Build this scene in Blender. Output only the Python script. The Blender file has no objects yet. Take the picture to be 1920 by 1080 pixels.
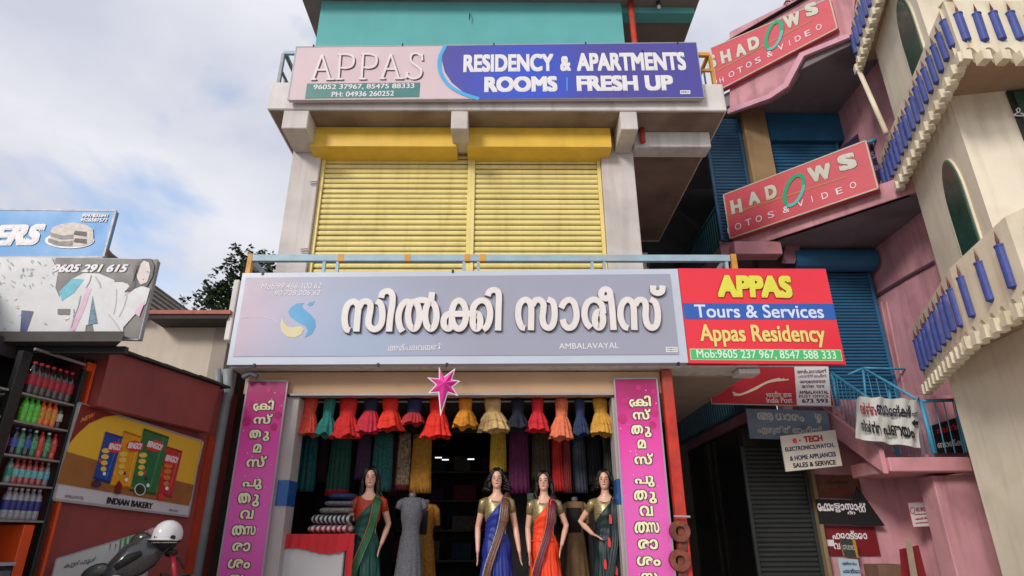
import bpy, bmesh, math, random
from mathutils import Vector as V, Matrix, noise
R = random.Random(7)
sc = bpy.context.scene
COL = sc.collection
# ------------------------------------------------------------------ camera (solved from the vanishing points)
F = 1165.4; EYE = V((0, 0, 1.6))
_z = V((-15, 2860, F)).normalized(); _y = V((-15, -475, F)); _y = (_y - _z*_y.dot(_z)).normalized(); _x = _z.cross(_y)
CR = V((_x[0], _y[0], _z[0])); CU = V((_x[1], _y[1], _z[1])); CF = V((_x[2], _y[2], _z[2]))
cam = bpy.data.cameras.new('camera'); co = bpy.data.objects.new('camera', cam); COL.objects.link(co)
cam.sensor_width = 36; cam.lens = 36*F/1920; cam.clip_end = 2000; cam.clip_start = .05
mw = Matrix.Identity(4)
for i in range(3):
    mw[i][0] = CR[i]; mw[i][1] = CU[i]; mw[i][2] = -CF[i]; mw[i][3] = EYE[i]
co.matrix_world = mw; sc.camera = co
# ------------------------------------------------------------------ world, sun, exposure
SUN_EL, SUN_AZ = 27, 214          # azimuth measured clockwise from +Y
wd = bpy.data.worlds.new('World'); sc.world = wd; wd.use_nodes = True
nt = wd.node_tree; N = nt.nodes; L = nt.links; N.clear()
wo = N.new('ShaderNodeOutputWorld'); bg = N.new('ShaderNodeBackground'); bg.inputs[1].default_value = .1
sk = N.new('ShaderNodeTexSky'); sk.sky_type = 'NISHITA'; sk.sun_disc = False
sk.sun_elevation = math.radians(SUN_EL); sk.sun_rotation = math.radians(SUN_AZ)
tc = N.new('ShaderNodeTexCoord'); mp = N.new('ShaderNodeMapping'); mp.inputs['Scale'].default_value = (1, 1, 1.7); mp.inputs['Rotation'].default_value = (0, 0, -.08); mp.inputs['Location'].default_value = (7.1, 3.6, 9.2)
L.new(tc.outputs['Generated'], mp.inputs['Vector'])
def wnoise(s, d, dist=0, rough=.55):
    n = N.new('ShaderNodeTexNoise'); n.inputs['Scale'].default_value = s; n.inputs['Detail'].default_value = d
    n.inputs['Distortion'].default_value = dist; n.inputs['Roughness'].default_value = rough; L.new(mp.outputs[0], n.inputs['Vector']); return n
n1 = wnoise(2.1, 5, .3); n2 = wnoise(3.2, 4, .2, .5)
r1 = N.new('ShaderNodeValToRGB'); r1.color_ramp.elements[0].position = .33; r1.color_ramp.elements[1].position = .45
r2 = N.new('ShaderNodeValToRGB'); e = r2.color_ramp.elements
e[0].position = .3; e[0].color = (4.2, 4.35, 5.1, 1); e[1].position = .66; e[1].color = (5.9, 5.95, 6.3, 1)
L.new(n1.outputs[0], r1.inputs[0]); L.new(n2.outputs[0], r2.inputs[0])
mx = N.new('ShaderNodeMix'); mx.data_type = 'RGBA'
skm = N.new('ShaderNodeMix'); skm.data_type = 'RGBA'; skm.blend_type = 'MULTIPLY'; skm.inputs[0].default_value = 1; skm.inputs[7].default_value = (1.9, 1.9, 1.95, 1)
L.new(sk.outputs[0], skm.inputs[6])
L.new(r1.outputs[0], mx.inputs[0]); L.new(skm.outputs[2], mx.inputs[6]); L.new(r2.outputs[0], mx.inputs[7])
L.new(mx.outputs[2], bg.inputs[0]); L.new(bg.outputs[0], wo.inputs[0])
sl = bpy.data.lights.new('sun', 'SUN'); sl.energy = 1.5; sl.angle = math.radians(14); sl.color = (1, .95, .88)
so = bpy.data.objects.new('sun', sl); COL.objects.link(so)
az = math.radians(SUN_AZ); el = math.radians(SUN_EL)
sd = V((math.sin(az)*math.cos(el), math.cos(az)*math.cos(el), math.sin(el)))
so.rotation_euler = sd.to_track_quat('Z', 'Y').to_euler(); so.location = sd*30
sc.view_settings.view_transform = 'Standard'; sc.view_settings.look = 'None'; sc.view_settings.gamma = 1; sc.view_settings.exposure = .56
sc.view_settings.use_curve_mapping = False
try: sc.cycles.use_denoising = True; sc.cycles.max_bounces = 6
except Exception: pass
# ------------------------------------------------------------------ helpers
def ray(px, py): return CR*((px-960)/F) + CU*((540-py)/F) + CF
def W(px, py, Y=None, Z=None, X=None):
    d = ray(px, py)
    t = (Y/d.y) if Y is not None else ((Z-EYE.z)/d.z if Z is not None else X/d.x)
    return EYE + d*t
def WX(px, py, Y): return W(px, py, Y).x
def WZ(px, py, Y): return W(px, py, Y).z
def lin(h):
    h = h.lstrip('#'); c = [int(h[i:i+2], 16)/255 for i in (0, 2, 4)]
    return tuple(x/12.92 if x <= .04045 else ((x+.055)/1.055)**2.4 for x in c) + (1,)
MATS = {}
def mat(name, col, rough=.6, var=.12, scale=4, bump=.03, bscale=60, metal=0, streak=0, sc2='#4a4034', blobs=None, emit=0, trans=0, alpha=1, coat=0, stain=0):
    if name in MATS: return MATS[name]
    m = bpy.data.materials.new(name); m.use_nodes = True; MATS[name] = m
    T = m.node_tree; n = T.nodes; l = T.links; p = n['Principled BSDF']
    p.inputs['Roughness'].default_value = rough; p.inputs['Metallic'].default_value = metal
    if trans: p.inputs['Transmission Weight'].default_value = trans
    if coat: p.inputs['Coat Weight'].default_value = coat
    if alpha < 1: p.inputs['Alpha'].default_value = alpha
    tcn = n.new('ShaderNodeTexCoord'); geo = n.new('ShaderNodeNewGeometry')
    def mixc(fac, a, b, mode='MIX'):
        x = n.new('ShaderNodeMix'); x.data_type = 'RGBA'; x.blend_type = mode
        for s, val in ((0, fac), (6, a), (7, b)):
            if hasattr(val, 'type'): l.new(val, x.inputs[s])
            else: x.inputs[s].default_value = val
        return x.outputs[2]
    def noise(s, d=4, vec=None, sc3=None):
        q = n.new('ShaderNodeTexNoise'); q.inputs['Scale'].default_value = s; q.inputs['Detail'].default_value = d
        src = vec or geo.outputs['Position']
        if sc3:
            mm = n.new('ShaderNodeMapping'); mm.inputs['Scale'].default_value = sc3; l.new(src, mm.inputs[0]); src = mm.outputs[0]
        l.new(src, q.inputs['Vector']); return q.outputs[0]
    def ramp(src, a, b):
        q = n.new('ShaderNodeMapRange'); q.inputs[1].default_value = a; q.inputs[2].default_value = b; l.new(src, q.inputs[0]); return q.outputs[0]
    c = lin(col)
    cur = c
    for (bx, bz, br, bc, bp) in (blobs or []):   # printed colour fields, in the sign's own coordinates
        vd = n.new('ShaderNodeVectorMath'); vd.operation = 'DISTANCE'; l.new(tcn.outputs['Object'], vd.inputs[0]); vd.inputs[1].default_value = (bx, 0, bz)
        q = n.new('ShaderNodeMapRange'); q.inputs[1].default_value = br; q.inputs[2].default_value = br*.1; q.inputs[3].default_value = 0; q.inputs[4].default_value = bp
        q.interpolation_type = 'SMOOTHSTEP'; l.new(vd.outputs['Value'], q.inputs[0])
        cur = mixc(q.outputs[0], cur, lin(bc))
    if var:
        nn = ramp(noise(scale), .3, .7)
        dk = tuple(x*(1-var*2) for x in c[:3]) + (1,)
        if blobs: cur = mixc(nn, cur, mixc(.5, cur, (1-var,)*3+(1,), 'MULTIPLY'))
        else: cur = mixc(nn, cur, dk)
    if stain:
        s0 = ramp(noise(1.7, 8), .52, .68); s1 = n.new('ShaderNodeMath'); s1.operation = 'MULTIPLY'; s1.inputs[1].default_value = stain; l.new(s0, s1.inputs[0])
        cur = mixc(s1.outputs[0], cur, lin(sc2))
    if streak:
        s0 = ramp(noise(9, 6, None, (1, 1, .09)), .5, .75); s1 = n.new('ShaderNodeMath'); s1.operation = 'MULTIPLY'; s1.inputs[1].default_value = streak; l.new(s0, s1.inputs[0])
        cur = mixc(s1.outputs[0], cur, lin(sc2))
    if hasattr(cur, 'type'): l.new(cur, p.inputs['Base Color'])
    else: p.inputs['Base Color'].default_value = cur
    if rough > .15 and not trans:
        rr = ramp(noise(scale*3), .2, .8); q = n.new('ShaderNodeMapRange'); q.inputs[3].default_value = max(.05, rough-.08); q.inputs[4].default_value = min(1, rough+.08); l.new(rr, q.inputs[0]); l.new(q.outputs[0], p.inputs['Roughness'])
    if bump:
        b = n.new('ShaderNodeBump'); b.inputs['Strength'].default_value = min(1, bump*6); b.inputs['Distance'].default_value = bump*.15
        l.new(noise(bscale, 5), b.inputs['Height']); l.new(b.outputs[0], p.inputs['Normal'])
    if emit:
        p.inputs['Emission Color'].default_value = c; p.inputs['Emission Strength'].default_value = emit
    return m
class G:
    def __init__(s): s.v = []; s.f = []
    def box(s, x0, y0, z0, x1, y1, z1):
        b = len(s.v)
        s.v += [(x, y, z) for z in (z0, z1) for (x, y) in ((x0, y0), (x1, y0), (x1, y1), (x0, y1))]
        s.f += [tuple(b+i for i in q) for q in ((0,3,2,1),(4,5,6,7),(0,1,5,4),(1,2,6,5),(2,3,7,6),(3,0,4,7))]; return s
    def hexa(s, b4, t4):
        b = len(s.v); s.v += [tuple(p) for p in b4] + [tuple(p) for p in t4]
        s.f += [tuple(b+i for i in q) for q in ((0,3,2,1),(4,5,6,7),(0,1,5,4),(1,2,6,5),(2,3,7,6),(3,0,4,7))]; return s
    def prism(s, poly, z0, z1):
        b = len(s.v); k = len(poly)
        s.v += [(x, y, z0) for x, y in poly] + [(x, y, z1) for x, y in poly]
        s.f += [tuple(b+i for i in range(k))[::-1], tuple(b+k+i for i in range(k))]
        s.f += [(b+i, b+(i+1) % k, b+k+(i+1) % k, b+k+i) for i in range(k)]; return s
    def plate(s, poly, y0, y1):     # polygon in x,z extruded along y
        b = len(s.v); k = len(poly)
        s.v += [(x, y0, z) for x, z in poly] + [(x, y1, z) for x, z in poly]
        s.f += [tuple(b+i for i in range(k)), tuple(b+k+i for i in range(k))[::-1]]
        s.f += [(b+i, b+(i+1) % k, b+k+(i+1) % k, b+k+i) for i in range(k)]; return s
    def face(s, poly, y):
        b = len(s.v); s.v += [(x, y, z) for x, z in poly]; s.f.append(tuple(range(b, b+len(poly)))); return s
    def rings(s, rings, close=True, capa=True, capb=True):
        b = len(s.v); k = len(rings[0])
        for r in rings: s.v += [tuple(p) for p in r]
        for i in range(len(rings)-1):
            for j in range(k if close else k-1):
                a0 = b+i*k+j; a1 = b+i*k+(j+1) % k; s.f.append((a0, a1, a1+k, a0+k))
        if close and capa: s.f.append(tuple(range(b, b+k))[::-1])
        if close and capb: s.f.append(tuple(range(b+(len(rings)-1)*k, b+len(rings)*k)))
        return s
    def tube(s, pts, r, n=8, caps=True):
        pts = [V(p) for p in pts]; rs = r if isinstance(r, (list, tuple)) else [r]*len(pts)
        rg = []; prev = None
        for i, p in enumerate(pts):
            t = (pts[min(i+1, len(pts)-1)]-pts[max(i-1, 0)]).normalized()
            if prev is None: up = V((0, 0, 1)) if abs(t.z) < .9 else V((0, 1, 0)); a = t.cross(up).normalized()
            else: a = (prev - t*prev.dot(t)).normalized()
            prev = a; c = t.cross(a)
            rg.append([p + (a*math.cos(q) + c*math.sin(q))*rs[i] for q in [2*math.pi*j/n + (math.pi/4 if n == 4 else 0) for j in range(n)]])
        return s.rings(rg, True, caps, caps)
    def lathe(s, c, prof, n=16, sx=1, sy=1):
        rg = [[(c[0]+r*sx*math.cos(2*math.pi*j/n), c[1]+r*sy*math.sin(2*math.pi*j/n), c[2]+z) for j in range(n)] for r, z in prof]
        return s.rings(rg)
    def ellipsoid(s, c, rx, ry, rz, n=14, m=9):
        return s.rings([[(c[0]+rx*math.sin(math.pi*(i+.02)/(m+.04))*math.cos(2*math.pi*j/n), c[1]+ry*math.sin(math.pi*(i+.02)/(m+.04))*math.sin(2*math.pi*j/n), c[2]-rz*math.cos(math.pi*i/m)) for j in range(n)] for i in range(m+1)])
    def grid(s, rows):
        return s.rings(rows, close=False)
    def add(s, o, M=None):
        b = len(s.v); s.v += [tuple(M @ V(p)) if M else p for p in o.v]; s.f += [tuple(i+b for i in f) for f in o.f]; return s
    def xf(s, M): s.v = [tuple(M @ V(p)) for p in s.v]; return s
WM = {}
def link(o, parent=None):
    COL.objects.link(o)
    if parent is not None: o.parent = parent
    return o
def thing(name, label, cat, loc=(0, 0, 0), rz=0, group=None):
    o = bpy.data.objects.new(name, None); COL.objects.link(o); o.location = loc; o.rotation_euler = (0, 0, rz); o.empty_display_size = .1
    o['label'] = label; o['category'] = cat
    if group: o['group'] = group
    WM[o.name] = Matrix.Translation(V(loc)) @ Matrix.Rotation(rz, 4, 'Z'); return o
def tomesh(name, g, fix=True):
    me = bpy.data.meshes.new(name); me.from_pydata(g.v, [], g.f)
    bm = bmesh.new(); bm.from_mesh(me)
    if fix: bmesh.ops.recalc_face_normals(bm, faces=bm.faces)
    ng = [f for f in bm.faces if len(f.verts) > 4]
    if ng: bmesh.ops.triangulate(bm, faces=ng)
    bm.to_mesh(me); bm.free(); return me
def part(name, g, m, parent=None, world=True, smooth=False, bevel=0, fix=True, label=None, base=None):
    if world and parent is not None and parent.name in WM:
        g = G().add(g, WM[parent.name].inverted())
    me = tomesh(name, g, fix); me.materials.append(m)
    if smooth:
        for p in me.polygons: p.use_smooth = True
    o = bpy.data.objects.new(name, me); link(o, parent)
    if parent is not None and parent.name in WM: WM[o.name] = WM[parent.name]
    elif parent is not None: WM[o.name] = Matrix.Identity(4)
    if bevel:
        b = o.modifiers.new('bevel', 'BEVEL'); b.width = bevel; b.segments = 1; b.limit_method = 'ANGLE'
    if label: o['label'] = label
    return o
def single(name, g, m, label, cat, group=None, smooth=False, bevel=0):
    xs = [p[0] for p in g.v]; ys = [p[1] for p in g.v]; zs = [p[2] for p in g.v]
    loc = V(((min(xs)+max(xs))/2, (min(ys)+max(ys))/2, min(zs)))
    g = G().add(g, Matrix.Translation(-loc)); o = part(name, g, m, None, False, smooth, bevel); o.location = loc
    WM[o.name] = Matrix.Translation(loc)
    o['label'] = label; o['category'] = cat
    if group: o['group'] = group
    return o
def struct(name, g, m, smooth=False, bevel=0):
    o = part(name, g, m, None, False, smooth, bevel); o['kind'] = 'structure'; WM[o.name] = Matrix.Identity(4); return o
def copy_tree(o, parent=None, top=True, **kw):
    c = o.copy(); COL.objects.link(c); c.parent = parent
    for ch in o.children: copy_tree(ch, c)
    return c
class Pl:      # a vertical plane: origin O, local x along the surface, local -y is its front
    def __init__(s, O, ang=0):
        s.O = V((O[0], O[1], 0)); s.a = ang; s.u = V((math.cos(ang), math.sin(ang), 0)); s.n = V((-math.sin(ang), math.cos(ang), 0))
    def uv(s, px, py, off=0):
        d = ray(px, py); O = s.O + s.n*off
        t = (O-EYE).dot(s.n)/d.dot(s.n); p = EYE + d*t
        return ((p-s.O).dot(s.u), p.z)
    def thing(s, name, label, cat, x=0, z=0, group=None):
        loc = s.O + s.u*x; return thing(name, label, cat, (loc.x, loc.y, z), s.a, group)
    def M(s): return Matrix.Translation(s.O) @ Matrix.Rotation(s.a, 4, 'Z')
# planes stay in their own coordinates; a sign's empty sits at the plane's origin height 0 shifted along it
def sign(pl, name, label, cat, pts, m, thick=.04, off=0, frame=None, fm=None, group=None, bm=None):
    """rectangular board; pts = pixel corners tl,tr,br,bl measured on the plane; returns (thing, to-local function)"""
    q = [pl.uv(*p, off=off) for p in pts]
    x0 = (q[0][0]+q[3][0])/2; x1 = (q[1][0]+q[2][0])/2
    zc = [q[3][1], q[2][1], q[1][1], q[0][1]]
    cx = (x0+x1)/2; zb = min(zc)
    loc = pl.O + pl.u*cx + pl.n*off
    t = thing(name, label, cat, (loc.x, loc.y, zb), pl.a, group)
    def loc2(px, py): a, z = pl.uv(px, py, off=off); return (a-cx, z-zb)
    def sl2(x): f = (x-x0)/(x1-x0); return (zc[0]*(1-f)+zc[1]*f - zb, zc[3]*(1-f)+zc[2]*f - zb)
    P4 = [(x0-cx, zc[0]-zb), (x1-cx, zc[1]-zb), (x1-cx, zc[2]-zb), (x0-cx, zc[3]-zb)]
    part('panel', G().plate(P4, 0, thick), m, t, False)
    if frame:
        fr = G()
        for i in range(4):
            a = P4[i]; b = P4[(i+1) % 4]
            fr.tube([(a[0], .005, a[1]), (b[0], .005, b[1])], frame, 4)
        part('frame', fr, fm, t, False)
    return t, loc2, P4
TXT_CACHE = {}
def raw_text(s, bold=0, sep=False, shear=0, space=1):
    cu = bpy.data.curves.new('t', 'FONT'); cu.body = s; cu.size = 1; cu.offset = bold; cu.resolution_u = 4; cu.shear = shear; cu.space_character = space
    o = bpy.data.objects.new('t', cu)
    if not sep:
        me = bpy.data.meshes.new_from_object(o); vs = [tuple(v.co) for v in me.vertices]; fs = [tuple(p.vertices) for p in me.polygons]
        bpy.data.meshes.remove(me); return vs, fs
    COL.objects.link(o); dg = bpy.context.evaluated_depsgraph_get(); dg.update()
    c2 = o.to_curve(dg, apply_modifiers=False); spl = []
    for sp in c2.splines:
        if sp.type == 'BEZIER': spl.append([(b.handle_left[:], b.co[:], b.handle_right[:]) for b in sp.bezier_points])
    o.to_curve_clear(); COL.objects.unlink(o)
    def poly(s_):
        out = []
        for i in range(len(s_)):
            a = s_[i]; b = s_[(i+1) % len(s_)]
            for k in range(3):
                t = k/3; out.append([a[1][j]*(1-t)**3 + 3*a[2][j]*(1-t)**2*t + 3*b[0][j]*(1-t)*t*t + b[1][j]*t**3 for j in (0, 1)])
        return out
    def area(p): return sum(p[i][0]*p[(i+1) % len(p)][1]-p[(i+1) % len(p)][0]*p[i][1] for i in range(len(p)))/2
    def inside(pt, p):
        c = False
        for i in range(len(p)):
            a = p[i]; b = p[i-1]
            if (a[1] > pt[1]) != (b[1] > pt[1]) and pt[0] < (b[0]-a[0])*(pt[1]-a[1])/(b[1]-a[1])+a[0]: c = not c
        return c
    ps = [poly(s_) for s_ in spl if len(s_) > 2]; A = [area(p) for p in ps]
    if not ps: return [], []
    sg = 1 if max(A, key=abs) > 0 else -1
    outer = [i for i in range(len(ps)) if A[i]*sg > 0]; groups = {i: [i] for i in outer}
    for i in range(len(ps)):
        if A[i]*sg <= 0:
            cs = [j for j in outer if inside(ps[i][0], ps[j])]
            for j in cs: groups[j].append(i)
    vs = []; fs = []
    for gi, (k, idx) in enumerate(groups.items()):
        c3 = bpy.data.curves.new('q', 'CURVE'); c3.dimensions = '2D'; c3.fill_mode = 'BOTH'; c3.offset = bold
        for i in idx:
            sp = c3.splines.new('POLY'); sp.points.add(len(ps[i])-1); sp.use_cyclic_u = True
            for q, pt in zip(sp.points, ps[i]): q.co = (pt[0], pt[1], 0, 1)
        o3 = bpy.data.objects.new('q', c3); me = bpy.data.meshes.new_from_object(o3); b = len(vs)
        vs += [(v.co[0], v.co[1], gi % 5*.002) for v in me.vertices]; fs += [tuple(i+b for i in p.vertices) for p in me.polygons]; bpy.data.meshes.remove(me)
    return vs, fs
def bolden(vs, fs, r):
    if r <= 0: return vs, fs
    V2 = list(vs); F2 = list(fs); dirs = [(1, 1), (-1, 1), (1, -1), (-1, -1)] + ([(1, 0), (-1, 0), (0, 1), (0, -1)] if r > .025 else [])
    for k, (dx, dy) in enumerate(dirs):
        b = len(V2); dx *= r*.9; dy *= r*.75
        V2 += [(v[0]+dx, v[1]+dy, v[2]-.0022*(k+1)) for v in vs]; F2 += [tuple(i+b for i in f) for f in fs]
    return V2, F2
def text(parent, L2, s, pl, pr, h, m, y=-.005, bold=.0, back=None, bb=.03, shear=0, name='lettering', ml=None, depth=0, space=1, asc=None):
    """s written between pixel points pl and pr (centre height of the line), h pixels tall"""
    if ml is None: ml = any(0xD00 <= ord(c) < 0xD80 for c in s)
    a = L2(*pl); b = L2(*pr); mid = ((pl[0]+pr[0])/2, (pl[1]+pr[1])/2)
    H = abs(L2(mid[0], mid[1]-h/2)[1]-L2(mid[0], mid[1]+h/2)[1])
    vs0, fs0 = raw_text(s, 0, ml, shear, space)
    if not vs0: return None
    vs, fs = bolden(vs0, fs0, bold)
    x0 = min(v[0] for v in vs); x1 = max(v[0] for v in vs); z0 = min(v[1] for v in vs); z1 = max(v[1] for v in vs)
    if asc is not None: z0, z1 = asc      # fit by a given baseline/cap range instead of the drawn extent
    sx = (b[0]-a[0])/(x1-x0); sz = H/(z1-z0); tl = (b[1]-a[1])/(b[0]-a[0]); zc = (a[1]+b[1])/2
    def conv(vs, y):
        out = []
        for v in vs:
            x = a[0]+(v[0]-x0)*sx; out.append((x, y-v[2]*.25, a[1]+tl*(x-a[0])+(v[1]-(z0+z1)/2)*sz))
        return out
    g = G()
    if depth:
        k = len(vs); f0 = conv(vs, y-depth); f1 = conv(vs, y); g.v = f0+f1; g.f = list(fs)
        ec = {}
        for f in fs:
            for i in range(len(f)): e_ = (f[i], f[(i+1) % len(f)]); ec[e_] = 1
        for (i, j) in ec:
            if (j, i) not in ec: g.f.append((i, i+k, j+k, j))
    else: g.v = conv(vs, y); g.f = list(fs)
    o = part(name, g, m, parent, False, fix=bool(depth))
    if back:
        vb, fb = bolden(vs0, fs0, bold+bb); g = G(); g.v = conv(vb, y+.002 if not depth else y-.001); g.f = list(fb)
        part('letter_shadow', g, back, parent, False, fix=False)
    return o
def ribbon(pts, w, y0, y1, n=5, closed=False):
    """flat stroke along a smooth centre line in x,z"""
    P = [V((p[0], p[1])) for p in pts]; out = []
    k = len(P); seg = k if closed else k-1
    for i in range(seg):
        p0 = P[(i-1) % k] if (closed or i > 0) else P[0]*2-P[1]; p1 = P[i]; p2 = P[(i+1) % k]; p3 = P[(i+2) % k] if (closed or i+2 < k) else p2*2-p1
        for j in range(n):
            t = j/n; out.append(.5*((2*p1)+(p2-p0)*t+(2*p0-5*p1+4*p2-p3)*t*t+(3*p1-p0-3*p2+p3)*t**3))
    if not closed: out.append(P[-1])
    g = G(); K = len(out); rg = []
    for i, p in enumerate(out):
        a = out[(i-1) % K] if closed else out[max(i-1, 0)]; b = out[(i+1) % K] if closed else out[min(i+1, K-1)]
        t = (b-a).normalized(); nn = V((-t.y, t.x))*w/2
        q = p+nn; r = p-nn; rg.append([(q.x, y0, q.y), (r.x, y0, r.y), (r.x, y1, r.y), (q.x, y1, q.y)])
    if closed: rg.append(rg[0])
    return g.rings(rg, True, not closed, not closed)
def flat(parent, L2, pts, m, y=-.003, name='print', pix=True):
    g = G().face([L2(*p) for p in pts] if pix else pts, y); return part(name, g, m, parent, False, fix=False)
def ell(cx, cy, rx, ry, n=20, a0=0, a1=360):
    return [(cx+rx*math.cos(math.radians(a0+(a1-a0)*i/n)), cy+ry*math.sin(math.radians(a0+(a1-a0)*i/n))) for i in range(n+(0 if a1-a0 == 360 else 1))]
# ------------------------------------------------------------------ materials
conc = mat('painted concrete', '#d4cbc6', .8, .08, 2, .04, 50, streak=.32, sc2='#948880', stain=.3)
concw = mat('white painted concrete', '#e2dcd8', .75, .06, 2, .03, 50, streak=.4, sc2='#958a80', stain=.2)
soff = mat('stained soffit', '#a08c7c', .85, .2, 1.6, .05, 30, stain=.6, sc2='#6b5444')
yel = mat('yellow shutter paint', '#f0dc8c', .42, .07, 3, .015, 90, streak=.35, sc2='#b09848', stain=.12)
yelh = mat('yellow housing paint', '#ecc044', .45, .08, 3, .015, 90, streak=.15, sc2='#a08428')
turq = mat('turquoise wall paint', '#62b0ae', .8, .07, 1.5, .03, 60, streak=.12, sc2='#4a8f8c')
redp = mat('red oxide paint', '#d03420', .5, .2, 8, .03, 60, stain=.5, sc2='#7a5a4a')
railb = mat('grey blue rail paint', '#9db8c6', .5, .1, 5, .01, 60, stain=.25, sc2='#c78a3a')
orng = mat('orange primer', '#d99a3c', .55, .15, 6, .02, 60)
greym = mat('grey steel', '#8a8d92', .45, .15, 6, .01, 60, metal=.3)
black = mat('black paint', '#141414', .5, .1, 5, .01)
dark = mat('dark paint and shade', '#2b2725', .8, .2, 2, .02)
pinkw = mat('pink wall paint', '#d69ca4', .85, .14, 1.5, .05, 50, streak=.5, sc2='#8c5c66', stain=.45)
pinkl = mat('pink concrete edge', '#d898a0', .8, .12, 3, .04, 50, stain=.5, sc2='#9c6048')
blues = mat('blue shutter paint', '#2a6890', .45, .1, 3, .01, 60, streak=.2, sc2='#1d4f74')
bluer = mat('sky blue rail paint', '#4aa3c8', .5, .15, 6, .01, 60)
cream = mat('cream tower plaster', '#eee2cc', .85, .07, 1.2, .06, 90, streak=.3, sc2='#b09c80', stain=.22)
creamd = mat('cream balcony plaster', '#eadec4', .8, .09, 2, .05, 70, streak=.4, sc2='#ac946c', stain=.25)
candb = mat('blue candle plaster', '#3e4c98', .55, .15, 12, .02, 60)
flame = mat('red flame paint', '#64201a', .5, .2, 20)
gglass = mat('green tinted glass', '#34584a', .3, .25, 3, 0)
white = mat('white print', '#e6e2e4', .5, .03, 5, 0)
cream_l = mat('cream raised letters', '#e4dcd8', .45, .03, 5, 0)
shadow_l = mat('dark letter edge', '#4a4348', .6, .05, 5, 0)
blackp = mat('black print', '#1c1a1c', .5, .05, 5, 0)
maroon = mat('maroon wall paint', '#92443e', .65, .12, 1.5, .02, 60, streak=.2, sc2='#4a2426')
steelf = mat('aluminium frame', '#a4a4a8', .5, .08, 6, .01, 60, metal=.15)
skin = mat('mannequin skin', '#dca890', .38, .04, 10, 0)
hairm = mat('black wig hair', '#15100e', .45, .3, 60, .05, 300)
# ------------------------------------------------------------------ ground
struct('road', G().box(-60, -40, -.5, 60, 60, 0), mat('asphalt', '#4a4846', .9, .2, 3, .06, 90))
struct('bounce_ground', G().box(-14, -9, .004, 14, 12, .012), mat('pale bounce ground', '#b8b0a4', .9, .12, 1.2, .05, 60, stain=.3, sc2='#8a7c6c'))  # unseen pale sheet over the road, added to bounce light upward
struct('pavement', G().box(-9, 4.2, .004, 4.4, 7.0, .42), mat('paving concrete', '#b0a89c', .85, .15, 2, .05, 40), bevel=.01)
struct('shop_floor', G().box(-3.1, 7.0, .004, 1.9, 11.5, .62), mat('shop floor tile', '#6a645e', .3, .1, 2, .0))

# ------------------------------------------------------------------ main building
FY = 7.25
b = thing('commercial_building', 'tall cream building with yellow roller shutters above the saree shop', 'building', (0, FY, 0))
xL = WX(520, 480, FY); xLi = WX(577, 480, FY); xM = WX(881, 400, FY); xRi = WX(1140, 480, FY); xR = WX(1205, 480, FY)
SX0 = WX(500, 205, 6.7); SX1 = WX(1362, 197, 6.7); ZS = WZ(700, 205, 6.7); ZT = WZ(1340, 157, 6.7)
ZS1 = WZ(1300, 688, 6.95)
z1top = 4.0
# first floor storey
part('column', G().box(xL, FY, z1top, xLi-.0, FY+.45, ZS), conc, b, bevel=.008)
part('column', G().box(xRi+.0, FY, z1top, xR, FY+.45, ZS), conc, b, bevel=.008)
part('wall', G().box(xLi, FY+.2, z1top, xRi, FY+.4, ZS), conc, b)
part('side_wall', G().box(xR-.25, FY+.45, .62, xR, 12.5, 9.3), conc, b)
part('side_wall', G().box(xL, FY+.45, .62, xL+.25, 12.5, 9.3), conc, b)
part('floor_slab', G().box(SX0, 6.7, ZS, SX1, 10.6, ZT), concw, b, bevel=.012)
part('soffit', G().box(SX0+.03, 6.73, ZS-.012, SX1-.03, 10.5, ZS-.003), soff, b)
ZB = WZ(560, 240, 6.7)
for (a, c) in ((527, 575), (845, 877), (1165, 1197)):
    part('bracket_beam', G().box(WX(a, 238, 6.7), 6.705, ZB, WX(c, 238, 6.7), FY, ZS-.013), conc, b, bevel=.01)
part('cross_beam', G().box(xR, 7.14, WZ(1260, 275, 7.14), WX(1332, 262, 7.14), 7.4, ZS-.013), concw, b, bevel=.01)
vb = G(); 
part('cross_beam', G().box(xR+.02, 9.6, ZS-1.05, SX1-.5, 9.8, ZS-.7), conc, b)
for k in range(3): vb.box(xR+.2+k*.22, 9.57, ZS-.98, xR+.24+k*.22, 9.6, ZS-.82)
part('vent_slots', vb, black, b)
# first floor slab + railing
part('floor_slab', G().box(SX0-.02, 6.95, ZS1, SX1, 10.6, ZS1+.35), concw, b, bevel=.012)
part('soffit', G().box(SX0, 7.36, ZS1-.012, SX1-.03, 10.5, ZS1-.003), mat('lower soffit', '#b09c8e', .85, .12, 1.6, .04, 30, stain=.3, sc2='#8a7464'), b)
part('side_parapet', G().box(WX(422, 640, 6.95), 6.9, WZ(430, 640, 6.95), WX(440, 600, 6.95), 7.6, WZ(430, 527, 6.95)), concw, b, bevel=.01)
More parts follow.
